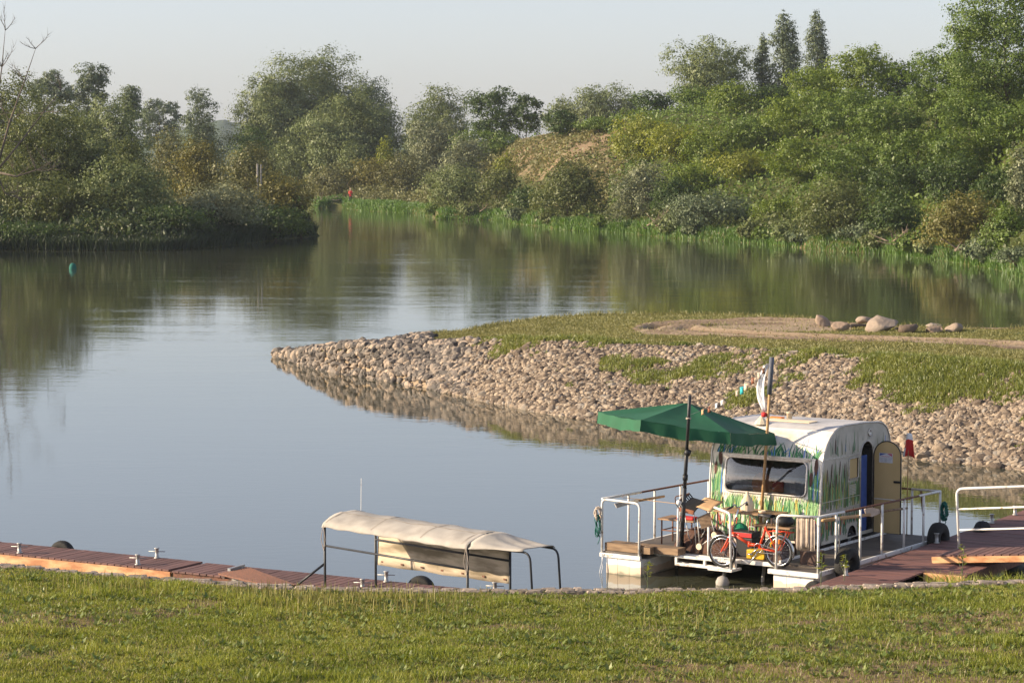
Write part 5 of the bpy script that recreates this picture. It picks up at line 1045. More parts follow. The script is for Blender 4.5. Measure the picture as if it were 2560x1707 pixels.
# painted reeds and cattails: thin coats of paint following the shell
RM = [M[k] for k in ('reed_green', 'reed_dark', 'reed_light', 'reed_blue', 'cattail_brown', 'reed_yellow', 'reed_olive', 'flower_red')]
pr = random.Random(21); pb = MB()
def fblade(x, z0, z1, lean, w_, mi, off):
    k = 7; pts = []
    for i in range(k+1): f = i/k; pts.append((x+lean*f*f, z0+(z1-z0)*f, w_*(1-f)**.7*(.5+f*.9 if f < .5 else 1)+.0008))
    pb.mat(mi)
    for a, b in zip(pts[:-1], pts[1:]):
        if min(a[0], b[0])-a[2] < X0+.02 or max(a[0], b[0])+a[2] > X1-.02: continue
        pb.add([(a[0]-a[2], front_y(a[1])-off, a[1]), (a[0]+a[2], front_y(a[1])-off, a[1]), (b[0]+b[2], front_y(b[1])-off, b[1]), (b[0]-b[2], front_y(b[1])-off, b[1])], [(0, 1, 2, 3)])
for k in range(105): fblade(pr.uniform(1.02, 3.0), 1.935, pr.uniform(2.02, 2.17), pr.uniform(-.13, .16), pr.uniform(.010, .022), pr.choice([0, 0, 1, 1, 2, 0, 1, 3]), .003+.00009*k)
for k in range(300): fblade(pr.uniform(.98, 3.05), pr.uniform(.80, 1.1), pr.uniform(1.12, 1.27), pr.uniform(-.05, .05), pr.uniform(.007, .018), pr.choice([0, 2, 2, 2, 0, 2, 0, 5]), .003+.00005*k)
for k in range(190): fblade(pr.uniform(.98, 3.05), pr.uniform(.48, .7), pr.uniform(.75, .98), pr.uniform(-.09, .09), pr.uniform(.006, .016), pr.choice([0, 0, 1, 2, 5, 0, 7]), .003+.00005*k)
for x0, x1 in ((.98, 1.22), (2.86, 3.06)):
    for k in range(30): fblade(pr.uniform(x0, x1), pr.uniform(1.05, 1.3), pr.uniform(1.45, 1.95), pr.uniform(-.06, .06), pr.uniform(.009, .018), pr.choice([0, 1, 2, 2, 1, 0, 0, 3]), .003+.0001*k)
def fcat(x, z, rx, rz, tilt=0):
    pb.mat(4); nn = 16; vs = []
    for i in range(nn):
        a = 6.283*i/nn; dx, dz = rx*math.cos(a), rz*math.sin(a); zz = z+dz; vs.append((x+dx+tilt*dz, front_y(zz)-.0085, zz))
    pb.add(vs, [tuple(range(nn))])
fcat(1.115, 1.84, .040, .125, -.12); fcat(1.035, 1.66, .033, .115); fcat(2.985, 1.80, .036, .145); fcat(2.90, 1.58, .034, .125)
for x, z in ((1.115, 1.72), (1.035, 1.55), (2.985, 1.66), (2.90, 1.46)): fblade(x+.005, 1.2, z, -.004, .007, 2, .0088)
for k in range(8): fblade(pr.uniform(1.5, 2.9), pr.uniform(2.1, 2.2), pr.uniform(2.22, 2.28), pr.uniform(-.05, .05), .004, 3, .004+.0002*k)
pb.mat(6)
for k in range(42): x = 1.0+2.05*k/41; z = 1.23; pb.add([(x-.004, front_y(z)-.0195, z-.035), (x+.004, front_y(z)-.0195, z-.035), (x+.004, front_y(z)-.0195, z+.02), (x-.004, front_y(z)-.0195, z+.02)], [(0, 1, 2, 3)])
c.part(pb, 'painted_reeds', RM)
pb2 = MB()
def sblade(y, z0, z1, lean, w_, mi, off):
    k = 6; pb2.mat(mi); pts = [(y+lean*(i/k)**2, z0+(z1-z0)*i/k, w_*(1-i/k)**.6+.0008) for i in range(k+1)]
    for a, b in zip(pts[:-1], pts[1:]):
        if any(DY0-.02 < q[0] < DY1+.02 and DZ0 < q[1] < 2.12 for q in (a, b)) or any(3.03 < q[0] < 3.43 and 1.46 < q[1] < 1.88 for q in (a, b)) or any(q[1] < .72 and 3.0 < q[0] < 3.4 for q in (a, b)): continue
        if min(a[0], b[0]) < front_y(max(a[1], b[1]))+.03 or a[0] > 4.6 or (a[0] > 4.3 and b[1] > 2.2): continue
        pb2.add([(X1+off, a[0]-a[2], a[1]), (X1+off, a[0]+a[2], a[1]), (X1+off, b[0]+b[2], b[1]), (X1+off, b[0]-b[2], b[1])], [(0, 1, 2, 3)])
for k in range(220): sblade(pr.uniform(2.06, 3.5), pr.uniform(1.0, 1.25), pr.uniform(1.35, 1.85), pr.uniform(-.06, .06), pr.uniform(.005, .014), pr.choice([6, 6, 0, 6, 2, 5]), .002+.00002*k)
for k in range(40): sblade(pr.uniform(2.3, 4.5), pr.uniform(1.9, 2.0), pr.uniform(2.05, 2.34), pr.uniform(-.06, .06), pr.uniform(.004, .011), pr.choice([6, 6, 0, 3, 1]), .002+.00003*k)
for k in range(130): sblade(pr.uniform(2.06, 3.5), pr.uniform(.52, .8), pr.uniform(.85, 1.02), pr.uniform(-.1, .1), pr.uniform(.006, .016), pr.choice([1, 1, 0, 0, 5, 7, 6]), .002+.00003*k)
for y, z in ((2.25, 1.62), (2.42, 1.70), (2.58, 1.50), (2.72, 1.72), (2.9, 1.66), (2.36, 1.40), (2.55, 2.12), (2.82, 1.35)):
    pb2.mat(4); vs = [(X1+.0065, y+.016*math.cos(6.283*i/12)+.1*.13*math.sin(6.283*i/12), z+.13*math.sin(6.283*i/12)) for i in range(12)]; pb2.add(vs, [tuple(range(12))]); sblade(y, 1.1, z-.1, 0, .004, 6, .0068)
c.part(pb2, 'painted_reeds', RM)
# things on the roof
single(MB().lathe([(.05, 0), (.05, .10), (.055, .10), (.055, .115), (.005, .115)], (1.78, 3.35, 2.445), 14), 'tin', M['cream_paper'], 'small cream tin standing on the caravan roof', 'tin', RF, (1.78, 3.35, 2.445), smooth=True)
single(MB().prism(rrect(1.45, 1.72, 3.2, 3.32, .05), 'z', 2.446, 2.475), 'cloth', M['orange_plastic'], 'crumpled orange cloth beside the tin on the caravan roof', 'cloth', RF, (1.58, 3.26, 2.446))
single(MB().lathe([(.13, 0), (.10, .05), (.03, .12), (.005, .15)], (1.62, 2.62, 2.405), 10), 'pouch', M['cream_paper'], 'small pale sack at the front of the caravan roof', 'sack', RF, (1.62, 2.62, 2.405))
# ================================================================ PARASOL
cD = 43.4; cen = far(1440+677/2.45, 860+480/2.45, cD); pxm = cD/FPX
def canopy_pt(px, py, depth): return far(1440+px/2.45, 860+py/2.45, depth)
Rr = 538/2.45*pxm
cor = [canopy_pt(140, 415, cD), canopy_pt(400, 465, cD-.866*Rr), canopy_pt(942, 542, cD-.866*Rr), canopy_pt(1212, 545, cD), canopy_pt(946, 497, cD+.866*Rr), canopy_pt(408, 420, cD+.866*Rr)]
cor[4] = cen*2-cor[1]; cor[5] = cen*2-cor[2]
apex = cen+Vector((.02, 0, .34))
pole_b = RF.w(rl(z3(300, 1010), z=FZ)) if False else far(1703, 1335, 42.62); pole_b.z = FZ; pole_t = far(1440+697/2.45, 860+318/2.45, 41.62)
t = Thing('parasol', 'green hexagonal parasol hanging from a leaning dark pole', 'parasol', WORLD, pole_b)
def lerp(a, b, f): return a+(b-a)*f
rows = []; NS = 8; ring_f = [0.02, .15, .3, .45, .6, .75, .88, 1.0]; cm = MB()
for k in range(6):
    a, b = cor[k], cor[(k+1) % 6]; rws = []
    for f in ring_f:
        row = []
        for j in range(NS+1):
            g_ = j/NS; e = lerp(a, b, g_); p = lerp(apex, e, f); sag = -.035*math.sin(math.pi*f)*math.sin(math.pi*g_)-.02*f*math.sin(math.pi*g_)
            row.append(p+Vector((0, 0, sag+.012*math.sin(g_*19+f*7+k)*f*math.sin(math.pi*g_)+.008*math.sin(g_*43+k*3)*f*math.sin(math.pi*g_))))
        rws.append(row)
    cm.grid(rws)
t.part(cm, 'canopy', M['green_fabric'], True)
for k in range(6):
    a, b = cor[k], cor[(k+1) % 6]; ra, rb = [], []
    for j in range(NS*2+1):
        g_ = j/(NS*2); e = lerp(a, b, .003+.994*g_)+Vector((0, 0, -.02*math.sin(math.pi*g_)+.006*math.sin(g_*19+7+k))); o_ = (e-cen); o_.z = 0; o_.normalize()
        e2 = e+o_*.012; ra.append(e2); rb.append(e2+o_*(.02+.020*math.sin(g_*23+k*2)+.012*math.sin(g_*57+k))+Vector((0, 0, -.20+.012*math.sin(g_*9+k))))
    t.part(MB().grid([ra, [lerp(p, q, .5)+Vector((0, 0, .0)) for p, q in zip(ra, rb)], rb]), 'valance', M['green_fabric'], True)
mb = MB()
for k in range(6): mb.tube([apex-Vector((0, 0, .03)), lerp(apex, cor[k], .98)-Vector((0, 0, .025))], .010, 6)
t.part(mb, 'rib', M['grey_metal'], True)
t.part(MB().tube([pole_b, lerp(pole_b, pole_t, .42)], .036, 10).tube([lerp(pole_b, pole_t, .42), lerp(pole_b, pole_t, .66)], .032, 10).tube([lerp(pole_b, pole_t, .66), pole_t], .028, 10), 'pole', M['black_tube'], True)
q = lerp(pole_b, pole_t, .645); t.part(MB().tube([q-Vector((0, 0, .04)), q+Vector((.03, -.02, .04))], .055, 10).tube([lerp(pole_b, pole_t, .47), lerp(pole_b, pole_t, .5)], .045, 10), 'clamp', M['black_leather'], True)
q2 = lerp(pole_b, pole_t, .86); q3 = lerp(pole_b, pole_t, .97); t.part(MB().tube([q3, lerp(q3, apex, .5)+Vector((0, 0, .03)), apex+Vector((0, 0, .005))], .008, 6).tube([q2+Vector((.035*math.cos(a), .035*math.sin(a), .006*math.sin(3*a))) for a in np.linspace(0, 6.2, 12)], .012, 6, closed=True), 'tie_rope', M['beige_cloth'], True)
t.part(MB().lathe([(.16, 0), (.16, .03), (.06, .05), (.045, .16), (.005, .16)], pole_b+Vector((0, 0, .001)), 16), 'base', M['black_tube'], True)
q = lerp(pole_b, pole_t, .33); single(MB().lathe([(.005, -.045), (.035, -.03), (.045, 0), (.035, .03), (.005, .045)], q+Vector((-.085, .0, -.02)), 12), 'hanging_ball', M['white_cloth'], 'small white float tied to the dark parasol pole', 'float', WORLD, q+Vector((-.085, 0, -.02)), smooth=True)
# ================================================================ FLAGPOLE, FLAGS, BUNTING
fb = rl(zu(1855, 1120), y=1.93); ft = rl(zg(455, 235), y=2.0); fb = fb+(fb-ft)*((fb.z-FZ)/(ft.z-fb.z))
t = Thing('flagpole', 'tall wooden pole with a dark sleeve at the top in front of the caravan', 'flagpole', RF, fb)
t.part(MB().tube([fb, lerp(fb, ft, .5)+Vector((.01, 0, 0)), ft], .026, 10), 'pole', M['bamboo'], True); s0 = lerp(fb, ft, .81); t.part(MB().tube([s0, ft+Vector((0, 0, .02))], .042, 12), 'sleeve', mat('dark_sleeve', (.13, .14, .17), .6, (.08, .09, .11), 6), True)
rows = []
for i in range(15):
    f = i/14; q = rl(zg(405-60*math.sin(math.pi*min(f*1.1, 1))-30*f, 350+760*f), y=1.97); wd = 1.05*(.05+.10*math.sin(math.pi*min(.15+f*.8, 1)))
    rows.append([(q.x-wd*(1-g_)+.012*math.sin(5*g_+f*6), q.y+.03*math.sin(9*g_+f*5), q.z+.02*math.sin(g_*3)) for g_ in np.linspace(0, 1, 7)])
single(MB().grid(rows), 'white_flag', M['white_cloth'], 'limp white flag hanging from the tall wooden pole', 'flag', RF, rows[0][-1], smooth=True, solid=.003)
q = rl(zg(330, 1150), y=1.95); single(MB().lathe([(.005, -.05), (.05, -.03), (.05, .03), (.005, .04)], q, 10), 'red_bundle', M['red_cloth'], 'small red bundle tied under the limp white flag', 'bundle', RF, q, smooth=True)
la = RI @ lerp(pole_b, pole_t, .88); lb = rl(zg(395, 330), y=1.96)
bt = Thing('bunting', 'sagging string of small cloth pennants between parasol and flagpole', 'bunting', RF, la)
def bl(f): return lerp(la, lb, f)+Vector((0, 0, -.12*math.sin(math.pi*f)))
bt.part(MB().tube([bl(i/20) for i in range(21)], .003, 5), 'cord', M['beige_cloth'])
for f, mm, s in [(.17, 'cardboard', .09), (.25, 'brown_leather', .10), (.34, 'white_cloth', .09), (.41, 'white_cloth', .09), (.60, 'beige_cloth', .10), (.66, 'teal_cloth', .13), (.71, 'cream_paper', .12), (.80, 'brown_leather', .11), (.88, 'beige_cloth', .12), (.94, 'tarp_brown', .1)]:
    p = bl(f); s *= .8; bt.part(MB().grid([[(p.x-s*.35, p.y, p.z), (p.x+s*.35, p.y, p.z+.02)], [(p.x-s*.38, p.y+.012, p.z-s*.6), (p.x+s*.33, p.y-.015, p.z-s*.55)], [(p.x-s*.28, p.y-.01, p.z-s*1.15), (p.x+s*.38, p.y+.012, p.z-s*1.05)]]), 'pennant', M[mm], True, solid=.003)
sb = rl(zh(770, 1230), y=4.5); st_ = rl(zh(797, 105), y=4.5)
t = Thing('small_flag', 'small white and red flag on a thin stick behind the open caravan door', 'flag', RF, (sb.x, 4.5, FZ)); t.part(MB().tube([(sb.x, 4.5, FZ), sb, st_], .010, 8), 'stick', M['bamboo'], True)
rows = []; fx = [0, .035, .07, .10, .125]
for i in range(12):
    f = i/11; zz = st_.z-.02-.42*f; xx = st_.x+(sb.x-st_.x)*f*.35
    rows.append([(xx+(g_-.45)*.26*(.35+.65*f), 4.5+.03*math.sin(g_*8+f*3), zz-.06*abs(g_-.45)) for g_ in np.linspace(0, 1, 9)])
mb = MB()
mb.grid(rows); nq = 8
mb.mi = [1 if ((k // nq) > 2 and (k % nq) > 1) or (2 < (k // nq) < 7) else 0 for k in range(len(mb.f))]
t.part(mb, 'flag_cloth', [M['white_cloth'], M['red_cloth']], True, solid=.002)
# ================================================================ BICYCLE
by = .20; P = lambda x, y: rl(z3(x, y), y=by)
fh, rh = P(868, 1036), P(1603, 1080); WR = .265; fh.z = max(fh.z, .2375+WR); rh.z = FZ-.03+WR+.002
bk = Thing('bicycle', 'red folding bicycle with chrome mudguards leaning at the front railing', 'bicycle', RF, ((fh.x+rh.x)/2, by, .26))
def ring(c_, rad, tr, n=40, m_=8): return MB().tube([(c_.x+rad*math.cos(6.28319*k/n), c_.y, c_.z+rad*math.sin(6.28319*k/n)) for k in range(n)], tr, m_, closed=True)
for h_ in (fh, rh):
    w_ = bk.part(ring(h_, WR-.02, .021), 'wheel', M['rubber'], True); bk.part(ring(h_, WR-.045, .010), 'rim', M['chrome'], True, parent=w_)
    mb = MB()
    for k in range(20): a = 6.283*k/20; mb.tube([(h_.x+.02*math.cos(a+.5), by+(.02 if k % 2 else -.02), h_.z+.02*math.sin(a+.5)), (h_.x+(WR-.045)*math.cos(a), by, h_.z+(WR-.045)*math.sin(a))], .0018, 4)
    bk.part(mb, 'spokes', M['chrome'], parent=w_); bk.part(MB().tube([(h_.x, by-.05, h_.z), (h_.x, by+.05, h_.z)], .018, 10), 'hub', M['chrome'], True, parent=w_)
for h_, a0, a1 in ((fh, 20, 150), (rh, -15, 185)):
    rows = []
    for k in range(22): a = R(a0+(a1-a0)*k/21); q = WR+.018; rows.append([(h_.x+q*math.cos(a)*s, by+dy, h_.z+q*math.sin(a)*s) for dy, s in ((-.03, .965), (-.02, .99), (0, 1), (.02, .99), (.03, .965))])
    bk.part(MB().grid(rows), 'mudguard', M['chrome'], True, solid=.003)
ht, hb, bb, st, hinge = P(1000, 745), P(958, 850), P(1350, 985), P(1437, 715), P(1222, 940)
mb = MB().tube([ht, hb], .022, 10).tube([lerp(ht, hb, .35), hinge], .026, 10).tube([hinge, P(1340, 955)], .026, 10).tube([st, bb], .019, 10)
for dy in (-.05, .05):
    mb.tube([st+Vector((0, dy*.3, -.02)), (rh.x, by+dy, rh.z)], .010, 8).tube([bb+Vector((0, dy*.4, 0)), (rh.x, by+dy, rh.z)], .010, 8)
bk.part(mb, 'frame', M['red_paint'], True); bk.part(MB().tube([hinge+Vector((0, 0, -.045)), hinge+Vector((0, 0, .045))], .03, 10), 'hinge', M['red_paint'], True)
mb = MB()
for dy in (-.045, .045): mb.tube([hb, hb+Vector((-.005, dy, -.03)), lerp(hb, fh, .6)+Vector((.01, dy, 0)), (fh.x, by+dy, fh.z)], .014, 8)
bk.part(mb, 'fork', M['red_paint'], True); bk.part(MB().tube([hb+Vector((0, 0, .02)), hb-Vector((0, 0, .02))], .026, 10), 'headset', M['chrome'], True)
stm = P(1075, 480); bk.part(MB().tube([ht, stm], .014, 8).tube([stm+Vector((-.01, -.27, .03)), stm+Vector((.05, -.2, .1)), stm+Vector((.0, -.06, .03)), stm+Vector((0, .06, .03)), stm+Vector((.05, .2, .1)), stm+Vector((-.01, .27, .03))], .012, 8), 'handlebar', M['chrome'], True)
for s in (-1, 1): bk.part(MB().tube([stm+Vector((.03, s*.23, .07)), stm+Vector((-.02, s*.34, .03))], .017, 8), 'grip', M['black_leather'], True)
sp0 = P(1462, 610); bk.part(MB().tube([st, sp0], .013, 8), 'seat_post', M['chrome'], True)
sa = P(1440, 565); mb = MB(); rows = []
for k in range(9): f = k/8; hw = .015+.085*sstep(.2, .9, f); rows.append([(sa.x-.15+.27*f, by-hw*math.cos(a), sa.z-.01+.035*math.sin(a)*(1 if a < 3.2 else .6)) for a in np.linspace(0, 6.283, 13)])
bk.part(mb.grid(rows), 'saddle', M['black_leather'], True)
ck = P(1290, 1010); bk.part(ring(bb+Vector((.0, -.035, -.0)), .075, .006, 24, 6), 'chainring', M['chrome'], True); bk.part(MB().tube([bb+Vector((0, -.05, 0)), bb+Vector((-.12, -.05, -.10))], .009, 6).tube([bb+Vector((0, .05, 0)), bb+Vector((.12, .05, .10))], .009, 6).box(bb+Vector((-.12, -.09, -.105)), (.08, .06, .018)).box(bb+Vector((.12, .09, .105)), (.08, .06, .018)), 'crank', M['chrome'], True)
bk.part(MB().tube([bb+Vector((0, -.035, .075)), rh+Vector((0, -.035, .03))], .004, 5).tube([bb+Vector((0, -.035, -.075)), rh+Vector((0, -.035, -.03))], .004, 5), 'chain', M['grey_metal'])
rk0 = rh+Vector((-.10, 0, WR+.075)); bk.part(MB().tube([rk0+Vector((-.05, -.05, 0)), rk0+Vector((.36, -.05, .0)), rk0+Vector((.36, .05, 0)), rk0+Vector((-.05, .05, 0))], .008, 6).tube([rk0+Vector((.28, -.05, 0)), rh+Vector((0, -.055, 0))], .007, 6).tube([rk0+Vector((.28, .05, 0)), rh+Vector((0, .055, 0))], .007, 6).tube([rk0+Vector((.1, -.05, 0)), rk0+Vector((.1, .05, 0))], .007, 6), 'luggage_rack', M['red_paint'], True)
bk.part(MB().tube([bb+Vector((.02, -.03, -.03)), bb+Vector((-.13, -.12, -.27))], .009, 6), 'kickstand', M['chrome'], True)
# ================================================================ FURNITURE AND CLUTTER ON THE RAFT
def table(name, lab, cat, x0, x1, y0, y1, z, legm, stretch=True, top='table_wood'):
    t = Thing(name, lab, cat, RF, ((x0+x1)/2, (y0+y1)/2, FZ)); t.part(MB().b2(x0, x1, y0, y1, z-.03, z), 'tabletop', M[top], bevel=.005)
    for x in (x0+.06, x1-.06):
        for y in (y0+.05, y1-.05): t.part(MB().tube([(x, y, FZ), (x, y, z-.03)], .014, 6), 'leg', M[legm], True)
    if stretch: t.part(MB().tube([(x0+.06, y0+.05, FZ+.24), (x1-.06, y0+.05, FZ+.24)], .011, 6).tube([(x0+.06, y1-.05, FZ+.24), (x1-.06, y1-.05, FZ+.24)], .011, 6).tube([(x0+.06, y0+.05, FZ+.24), (x0+.06, y1-.05, FZ+.24)], .011, 6), 'stretcher', M[legm], True)
    return t
table('wooden_table', 'brown wooden table in front of the caravan window', 'table', 1.45, 2.62, 1.25, 1.78, 1.04, 'dark_frame', False)
table('low_table', 'small table with thin rusty legs at the left railing', 'table', .40, 1.12, 1.15, 1.62, .83, 'rust_metal')
table('wooden_bench', 'brown bench behind the red bicycle saddle', 'bench', 2.28, 3.0, 1.12, 1.5, .87, 'dark_frame')
single(MB().lathe([(.10, 0), (.115, .02), (.115, .13), (.10, .18), (.06, .25), (.03, .30), (.024, .34), (.005, .345)], (2.02, 1.42, 1.042), 18), 'paper_lantern', M['cream_paper'], 'cream ribbed bottle-shaped lantern on the wooden table', 'lantern', RF, (2.02, 1.42, 1.042), smooth=False)
single(MB().lathe([(.03, 0), (.06, .02), (.065, .05), (.058, .05), (.03, .012), (.004, .012)], (2.34, 1.36, 1.042), 14), 'bowl', M['cream_paper'], 'small white bowl on the wooden table', 'bowl', RF, (2.34, 1.36, 1.042), smooth=True)
single(MB().b2(.74, 1.08, 1.2, 1.4, .832, .88), 'red_cushion', M['red_cloth'], 'red cushion lying on the small table with rusty legs', 'cushion', RF, (.9, 1.3, .832), bevel=.02)
# tarpaulin heap
rows = []; tr_ = np.random.default_rng(4)
for i in range(36):
    u_ = i/35; row = []
    for j in range(20):
        v_ = j/19; x = .98+1.22*u_; y = .62+.5*v_; e = max(0, math.sin(math.pi*u_))**.45*max(0, math.sin(math.pi*v_))**.4
        z = FZ+.002+e*(.32+.05*math.sin(5*u_+2)+.10*abs(math.sin(9*u_+5*v_))+.08*abs(math.sin(15*u_-9*v_+1))-.04*abs(math.sin(23*v_+9*u_))); row.append((x+.02*math.sin(15*v_+3*u_), y+.02*math.sin(17*u_), z))
    rows.append(row)
single(MB().grid(rows), 'tarpaulin', M['tarp_brown'], 'crumpled brown tarpaulin over a heap at the raft front', 'tarpaulin', RF, (1.6, .87, FZ), smooth=True)
# folded chair with black slats, leaning on its side above the tarpaulin
q = lambda x, y, yy=.6: rl(z3(x, y), y=yy)
t = Thing('folding_chair', 'folded chair with black slats and brown seat propped above the tarpaulin', 'chair', RF, (1.25, .6, FZ))
A1, A2, B1, B2 = q(260, 405, .58), q(440, 275, .72), q(300, 480, .56), q(470, 330, .74)
t.part(MB().bar(A1, A2, .05, .035), 'top_rail', M['dark_frame'], bevel=.004); mb = MB()
for k in range(9): f = k/8; mb.bar(lerp(A1, A2, f)-Vector((0, 0, .01)), lerp(B1, B2, f)+Vector((.01, .0, -.0)), .012, .018, up=(0, 1, .1))
t.part(mb, 'slat', M['black_leather']); C1, C2 = q(495, 530, .56), q(620, 375, .8)
t.part(MB().add([B1, C1, C2, B2], [(0, 1, 2, 3)]), 'seat', M['black_leather'], solid=.02); t.part(MB().bar(lerp(B1, C1, .0), C1, .03, .07), 'front_panel', M['brown_leather'], bevel=.004)
mb = MB().tube([q(375, 540, .6), q(425, 830, .62), (q(425, 830, .62)+Vector((.05, .02, -.12)))], .009, 6).tube([q(320, 520, .58), (1.12, .60, FZ+.02)], .009, 6).tube([C1, (1.52, .58, FZ+.02)], .009, 6).tube([C2, (1.7, .85, FZ+.3)], .009, 6)
t.part(mb, 'leg', M['galvanised'], True); t.part(MB().tube(fillet([A1, q(245, 320, .58), q(380, 290, .66), A2], .04), .009, 6), 'armrest', M['rust_metal'], True)
S_ = [q(640, 325, .98), q(880, 372, .98), q(720, 508, .66), q(510, 458, .66)]; rows = []
for i in range(7):
    f = i/6; rows.append([lerp(lerp(S_[3], S_[0], f), lerp(S_[2], S_[1], f), g_)+Vector((0, 0, .012*math.sin(math.pi*f*1.5)+.01*math.sin(6*g_))) for g_ in np.linspace(0, 1, 6)])
single(MB().grid(rows), 'cardboard_sheet', M['cardboard'], 'bent tan board lying on the folded chair', 'board', RF, S_[3], smooth=True, solid=.02)
t = Thing('hand_cart', 'small two-wheeled hand cart with a brown board leaning on the tarpaulin', 'cart', RF, (1.65, .5, FZ))
c1, c2, c3, c4 = q(540, 590, .54), q(705, 520, .62), q(738, 690, .62), q(598, 740, .54)
t.part(MB().add([c1, c2, c3, c4], [(0, 1, 2, 3)]), 'board', M['weathered_wood'], solid=.02); w1, w2 = q(572, 970, .53), q(770, 820, .62)
t.part(MB().tube([c1, w1], .011, 6).tube([lerp(c2, c3, .6), w2], .011, 6).tube([w1, w2], .009, 6).tube([q(640, 760, .56), q(590, 850, .55)], .008, 6), 'frame', M['galvanised'], True)
mb = MB()
for k in range(7): p_ = lerp(c4, c3, k/6); mb.tube([p_, p_+Vector((0, -.01, -.06))], .006, 5)
t.part(mb, 'slat', M['black_leather'])
for w_ in (w1, w2): t.part(MB().lathe([(.005, -.014), (.05, -.014), (.056, -.008), (.056, .008), (.05, .014), (.005, .014)], w_+Vector((0, -.02, 0)), 18, Matrix.Rotation(math.pi/2, 3, 'X')), 'wheel', M['cream_paper'], False)
def boxy(name, lab, cat, cx, cy, z, sx, sy, sz, mm, bev=.015, rz=0.0): single(MB().box((cx, cy, z+sz/2), (sx, sy, sz), rz), name, M[mm], lab, cat, RF, (cx, cy, z), bevel=bev)
cq = q(1120, 680, .75)
t = Thing('cool_box', 'black cool box with a red and white band behind the bicycle', 'cool box', RF, (2.25, .85, FZ)); t.part(MB().b2(2.06, 2.5, .74, 1.0, FZ+.002, .70), 'body', M['black_leather'], bevel=.015); t.part(MB().b2(2.05, 2.51, .73, 1.01, .703, .80), 'lid', M['black_leather'], bevel=.015); t.part(MB().b2(2.07, 2.49, .722, .7295, .715, .785), 'band', M['red_cloth']); t.part(MB().b2(2.09, 2.25, .7195, .7215, .725, .755), 'stripe', M['white_cloth']); t.part(MB().tube(fillet([(2.36, .87, .80), (2.36, .87, .88), (2.48, .87, .88), (2.48, .87, .80)], .03), .008, 6), 'handle', M['galvanised'], True)
single(MB().lathe([(.12, 0), (.15, .05), (.13, .14), (.05, .2), (.01, .19)], (2.05, 1.12, FZ+.30), 12), 'plastic_bag', M['green_plastic'], 'crumpled green plastic bag under the wooden table', 'bag', RF, (2.05, 1.12, FZ+.3), smooth=False)
boxy('crate', 'dark crate under the wooden table carrying the green bag', 'crate', 2.05, 1.12, FZ+.002, .4, .3, .29, 'dark_frame', .005)
yq = q(980, 670, .55); single(MB().add([q(915, 635, .56), q(1045, 650, .56), q(975, 705, .53), q(960, 660, .56)], [(0, 1, 2), (0, 2, 3)]), 'pennant', M['yellow_plastic'], 'yellow triangular cloth hanging beside the bicycle handlebar', 'pennant', RF, q(975, 705, .53), solid=.006)
single(MB().lathe([(.10, 0), (.12, .12), (.125, .13), (.115, .13), (.095, .01), (.004, .01)], (2.93, .78, .60), 16), 'bucket', M['yellow_plastic'], 'yellow bucket behind the bicycle saddle tube', 'bucket', RF, (2.93, .78, .6), smooth=True)
boxy('crate', 'brown box under the yellow bucket', 'crate', 2.93, .8, FZ+.002, .3, .3, .215, 'dark_frame', .005)
boxy('plastic_crate', 'orange crate behind the bicycle pedals', 'crate', 2.62, .74, FZ+.002, .34, .22, .15, 'yellow_plastic', .012); boxy('plastic_box', 'small orange box behind the rear bicycle wheel', 'box', 3.05, .62, FZ+.30, .12, .1, .16, 'orange_plastic', .01); boxy('wooden_block', 'brown wooden block on the deck behind the rear bicycle wheel', 'block', 3.06, .63, FZ+.002, .2, .16, .294, 'dark_frame', .006); boxy('storage_box', 'brown box on the deck below the hanging curtain', 'box', 3.62, .75, FZ-.03, .3, .3, .25, 'dark_frame', .006)
# black bag on the bench
single(MB().lathe([(.10, 0), (.17, .03), (.18, .10), (.13, .16), (.05, .18), (.004, .175)], (2.78, 1.32, .872), 14), 'black_bag', M['black_leather'], 'black rounded bag lying on the brown bench', 'bag', RF, (2.78, 1.32, .872), smooth=True)
rows = []
for i in range(33): u_ = i/32; rows.append([(3.66+.34*u_, .11+.028*math.sin(u_*34+2.2*math.sin(u_*9))*(.4+.6*k/6)+.012*math.sin(u_*71), 1.262-.53*k/6-.03*math.sin(u_*9)*(k/6)) for k in range(7)])
single(MB().grid(rows), 'striped_curtain', M['beige_cloth'], 'beige pleated cloth hung over the right front railing', 'cloth', RF, (3.83, .11, .75), smooth=True, solid=.004)
rows = [[(2.44+.05*u_+.02*math.sin(v_*5), .22-.01*u_, .78-.48*v_-.03*u_) for u_ in np.linspace(0, 1, 5)] for v_ in np.linspace(0, 1, 8)]
single(MB().grid(rows), 'rag', M['beige_cloth'], 'pale rag hanging on the railing post by the front bicycle wheel', 'rag', RF, (2.46, .22, .3), smooth=True, solid=.004)
